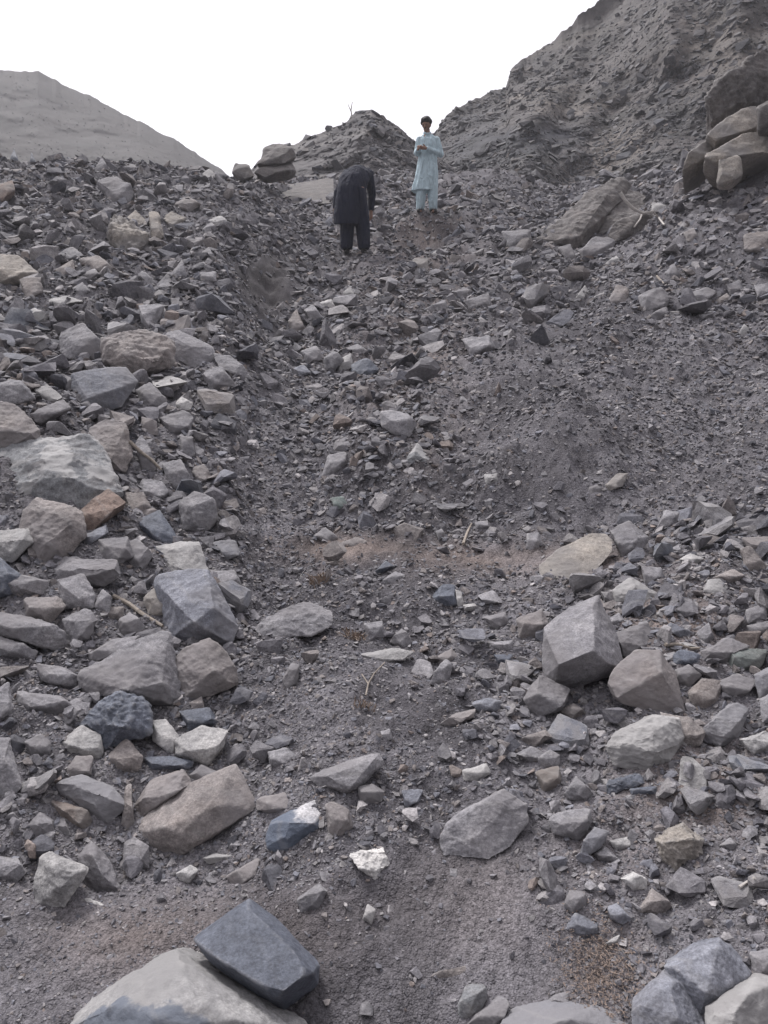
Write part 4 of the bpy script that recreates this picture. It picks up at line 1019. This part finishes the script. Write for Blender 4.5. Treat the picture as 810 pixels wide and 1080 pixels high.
for s_, hx in ((-1, -.135), (1, .10)):
    loft(bm, [((hx*1.08, .015, .085), .075, .08, 0), ((hx*1.05, .01, .14), .082, .088, 0), ((hx, 0, .3), .092, .1, 0), ((hx*.95, -.01, .5), .105, .11, 0), ((s_*.085, 0, .75), .115, .12, 0), ((s_*.07, 0, .92), .11, .12, 0)], 32,
         lambda a_, k: .05*math.sin(5*a_+1.7*k)+.03*math.sin(9*a_-k))
fused('trousers', bm, cloth_b, root, .011, 1)
shoe(root, -.145, .0, -.3, -1, leather); shoe(root, .115, .0, .25, -1, leather)

# stooping man in black, back to the camera
g = hit(375, 268)[0]; root = empty('person', (g[0], g[1], float(height(g[0], g[1]))-.02)); root.scale = (.9, .95, .99)
tag(root, 'man in black tunic and trousers bent forward over the rubble, arms hanging', 'person')
bm = bmesh.new(); hc = (.11, .55, 1.19); hm = Matrix.Rotation(math.pi, 3, 'Z') @ Matrix.Rotation(1.15, 3, 'X')
head(bm, hc, hm); capsule(bm, (.07, .40, 1.22), .062, (.10, .51, 1.2), .056)
loft(bm, [((-.03, 0, .86), .15, .1, 0), ((-.02, .06, 1.0), .14, .095, -.5), ((.0, .2, 1.13), .13, .09, -.8), ((.04, .34, 1.21), .15, .085, -.9), ((.07, .42, 1.24), .09, .07, -1.1)], 24)
for s_, hx in ((-1, -.14), (1, .13)):
    capsule(bm, (s_*.09-.02, 0, .86), .09, (hx, .03, .48), .058); capsule(bm, (hx, .03, .48), .056, (hx, -.02, .1), .036); capsule(bm, (hx, -.02, .05), .036, (hx*1.2, .12, .03), .03)
A = [((.20, .33, 1.20), (.255, .36, .93), (.235, .34, .68)), ((-.13, .30, 1.17), (-.29, .28, .92), (-.33, .24, .68))]
for sh, el, wr in A: capsule(bm, sh, .052, el, .042); capsule(bm, el, .042, wr, .028)
hand(bm, A[0][2], (-.05, .0, -1), (0, 1, 0), (-1, 0, -.1), .45); hand(bm, A[1][2], (.0, .05, -1), (0, 1, 0), (1, 0, -.1), .45)
fused('body', bm, skin, root, .0065, 2); head_parts(root, hc, hm)
bm = bmesh.new()
loft(bm, [((-.12, -.03, .41), .20, .17, .2), ((-.115, -.02, .56), .225, .18, .06), ((-.10, 0, .72), .222, .175, -.05), ((-.07, .02, .88), .215, .165, -.2), ((-.04, .09, 1.01), .225, .17, -.5), ((0, .19, 1.12), .225, .155, -.8),
          ((.04, .29, 1.18), .21, .14, -.9), ((.06, .37, 1.21), .15, .1, -1.0), ((.075, .43, 1.22), .085, .07, -1.1)], 48, lambda a_, k: (.075-.006*k)*math.sin(5*a_+.5*k)+(.03-.003*k)*math.sin(11*a_+.4*k))
for (sh, el, wr) in A:
    w2 = Vector(el).lerp(Vector(wr), .8); capsule(bm, sh, .078, el, .066); capsule(bm, el, .064, w2, .05)
fused('tunic', bm, cloth_k, root, .011, 1)
bm = bmesh.new()
for s_, hx in ((-1, -.14), (1, .13)):
    loft(bm, [((hx, -.02, .07), .078, .085, 0), ((hx, -.01, .12), .098, .1, 0), ((hx-.01*s_, .01, .3), .105, .11, 0), ((hx-.02*s_, .02, .5), .112, .115, 0), ((s_*.085-.02, 0, .75), .11, .12, 0), ((s_*.07-.02, 0, .9), .11, .12, 0)], 32,
         lambda a_, k: .05*math.sin(5*a_+1.7*k)+.03*math.sin(9*a_-k))
fused('trousers', bm, cloth_k, root, .011, 1)
shoe(root, -.15, .02, -.35, 1, leather); shoe(root, .14, .02, .35, 1, leather)

# ------------------------------------------------------------------ twigs, dry grass, litter
bpy.context.view_layer.update(); DG = bpy.context.evaluated_depsgraph_get()
def touch(px, py, up=.01):
    u, t = ray(px, py); d = Vector((float(u), 1, float(t))).normalized()
    ok, p, n, *_ = sc.ray_cast(DG, Vector((0, 0, EYE)), d)
    return (p+n*up) if ok else Vector(hit(px, py)[0])
wood = plain('dead_wood', (.30, .26, .22), .8, .3, 60, .4); woodp = plain('bleached_wood', (.48, .45, .42), .8, .2, 60, .4)
def tube(bm, pts, r0, r1, seg=7):
    pts = [Vector(p) for p in pts]; prev = None
    for i, p in enumerate(pts):
        t = (pts[min(i+1, len(pts)-1)]-pts[max(i-1, 0)]).normalized(); x = t.orthogonal().normalized() if prev is None else (prev-t*prev.dot(t)).normalized(); prev = x
        y = t.cross(x); r = r0+(r1-r0)*i/(len(pts)-1)
        ring = [bm.verts.new(p+(x*math.cos(a_)+y*math.sin(a_))*r*R.uniform(.85, 1.15)) for a_ in [2*math.pi*k/seg for k in range(seg)]]
        if i:
            for k in range(seg): bm.faces.new((last[k], last[(k+1) % seg], ring[(k+1) % seg], ring[k]))
        else: bm.faces.new(ring[::-1])
        last = ring
    bm.faces.new(last)
def stick(paths, r0, r1, mat, label, name='twig', group=None, up=.01):
    bm = bmesh.new()
    for k, pth in enumerate(paths):
        P = [touch(*q, up=up) for q in pth]; dmin = min(p.y for p in P); 
        P = [p if p.y < dmin*1.08 else Vector(at(q[0], q[1], dmin*1.03)) for p, q in zip(P, pth)]
        tube(bm, P, r0*(1 if k == 0 else .6), r1)
    org = None
    me = bpy.data.meshes.new(name)
    o = bpy.data.objects.new(name, me); sc.collection.objects.link(o)
    org = bm.verts[:][0].co.copy(); bmesh.ops.translate(bm, verts=bm.verts[:], vec=-org); bm.to_mesh(me); bm.free(); o.location = org
    me.materials.append(mat); tag(o, label, 'twig' if name == 'twig' else name.replace('_', ' '), group)
stick([[(654, 203), (660, 212), (668, 220), (678, 225), (689, 223), (695, 230), (699, 237)], [(678, 225), (674, 232), (668, 240)]], .022, .010, woodp, 'bleached dead branch lying across the fallen brown boulders', 'dead_branch', up=.02)
stick([[(121, 628), (135, 638), (150, 648), (173, 662)]], .010, .006, wood, 'straight brown stick resting on stones of the left pile', up=.008)
stick([[(703, 680), (714, 680), (727, 683), (738, 685)]], .007, .004, wood, 'thin crooked twig on the right-hand pile', up=.006)
stick([[(137, 467), (150, 478), (160, 486), (172, 495)]], .010, .006, wood, 'brown stick poking down beside the tall boulder', up=.01)
stick([[(693, 293), (700, 298), (708, 302), (718, 300)]], .012, .006, wood, 'short grey stick on the upper right bank', up=.02)
stick([[(780, 937), (788, 932), (796, 927)]], .004, .003, woodp, 'pale thin splinter lying on gravel near right edge', up=.004)
stick([[(488, 575), (493, 563), (497, 552)]], .008, .004, wood, 'short root sticking out of the gully rubble', up=.01)
stick([[(385, 735), (388, 722), (395, 712), (405, 700)], [(388, 722), (382, 712)]], .003, .002, wood, 'dry forked twig on the centre slope', up=.006)
bm = bmesh.new(); b0 = at(371, 125, 24.2); Vb = Vector(b0)
tube(bm, [Vb, Vb+Vector((-.02, 0, .25)), Vb+Vector((.02, 0, .48))], .02, .010); tube(bm, [Vb+Vector((-.02, 0, .2)), Vb+Vector((-.12, 0, .42))], .014, .008)
me = bpy.data.meshes.new('twig'); bmesh.ops.translate(bm, verts=bm.verts[:], vec=-Vb); bm.to_mesh(me); bm.free(); me.materials.append(wood)
o = bpy.data.objects.new('twig', me); o.location = Vb; sc.collection.objects.link(o); tag(o, 'bare forked twig standing on the knoll skyline', 'twig')
drym = plain('dry_grass_blades', (.26, .20, .16), .9, .3, 60, .1)
def tuft(px, py, n, h, label):
    c = touch(px, py, 0); bm = bmesh.new()
    for _ in range(n):
        a_ = R.uniform(0, 6.28); r = R.uniform(0, h*.8); p = Vector((r*math.cos(a_), r*math.sin(a_)*.6, 0)); p.z = float(height(c.x+p.x, c.y+p.y))-c.z
        q = p+Vector((R.gauss(0, h*.5), R.gauss(0, h*.4), R.uniform(.15, .7)*h)); w_ = Vector((R.uniform(.6, 1.4)*h*.04, 0, 0))
        m_ = (p+q)/2+Vector((0, 0, h*.15)); vs = [bm.verts.new(v) for v in (p-w_, p+w_, m_+w_*.7, q, m_-w_*.7)]; bm.faces.new(vs)
    me = bpy.data.meshes.new('dry_grass'); bm.to_mesh(me); bm.free(); me.materials.append(drym)
    o = bpy.data.objects.new('dry_grass', me); o.location = c; sc.collection.objects.link(o); tag(o, label, 'dry grass', 'dry grass tufts on the centre slope')
tuft(340, 612, 60, .07, 'sparse reddish dry grass just below the dirt bench'); tuft(374, 672, 50, .06, 'small red-brown dry tuft beside the flat centre slab')
tuft(384, 745, 25, .05, 'thin dry stems lying on the lower centre slope')
u0, t0 = ray(634, 1028); lc = hit(634, 1028)[0]; V_, F_, C_ = [], [], []
n = 1100; lx = lc[0]+RN.normal(0, .045, n); ly = lc[1]+RN.normal(0, .07, n); lz = height(lx, ly)+.004
aa = RN.uniform(0, 6.28, n); ll = RN.uniform(.006, .016, n); ww = RN.uniform(.0015, .004, n)
dx_, dy_ = np.cos(aa), np.sin(aa); tz = RN.uniform(-.35, .35, n)
cen = np.stack([lx, ly, lz+RN.uniform(0, .008, n)], -1); dv = np.stack([dx_, dy_, tz], -1)*ll[:, None]/2; sv = np.stack([-dy_, dx_, 0*tz+.2], -1)*ww[:, None]/2; up_ = np.array([0, 0, .0008])
vv = np.stack([cen-dv, cen+sv+up_, cen+dv, cen-sv+up_], 1).reshape(-1, 3); ff = np.arange(4*n).reshape(-1, 4)
o = link_mesh('litter', vv, ff, plain('leaf_litter', (.20, .155, .13), .9, .5, 150, .1), smooth=False)
tag(o, 'brown dry leaf litter among gravel near the bottom edge', 'litter', kind='stuff')

# ------------------------------------------------------------------ haze
bm = bmesh.new(); bmesh.ops.create_cube(bm, size=1, matrix=Matrix.Translation((0, 135, 18)) @ Matrix.Diagonal((700, 350, 90, 1)))
me = bpy.data.meshes.new('haze'); bm.to_mesh(me); bm.free(); hz = bpy.data.objects.new('haze', me); sc.collection.objects.link(hz)
mh = bpy.data.materials.new('pale_haze'); mh.use_nodes = True; hn = mh.node_tree; hn.nodes.clear()
pv = hn.nodes.new('ShaderNodeVolumePrincipled'); pv.inputs['Color'].default_value = (.95, .96, 1, 1); pv.inputs['Density'].default_value = HAZE; pv.inputs['Anisotropy'].default_value = .3
ho = hn.nodes.new('ShaderNodeOutputMaterial'); hn.links.new(pv.outputs[0], ho.inputs['Volume']); me.materials.append(mh)
tag(hz, 'thin pale haze softening the far hills', kind='stuff')
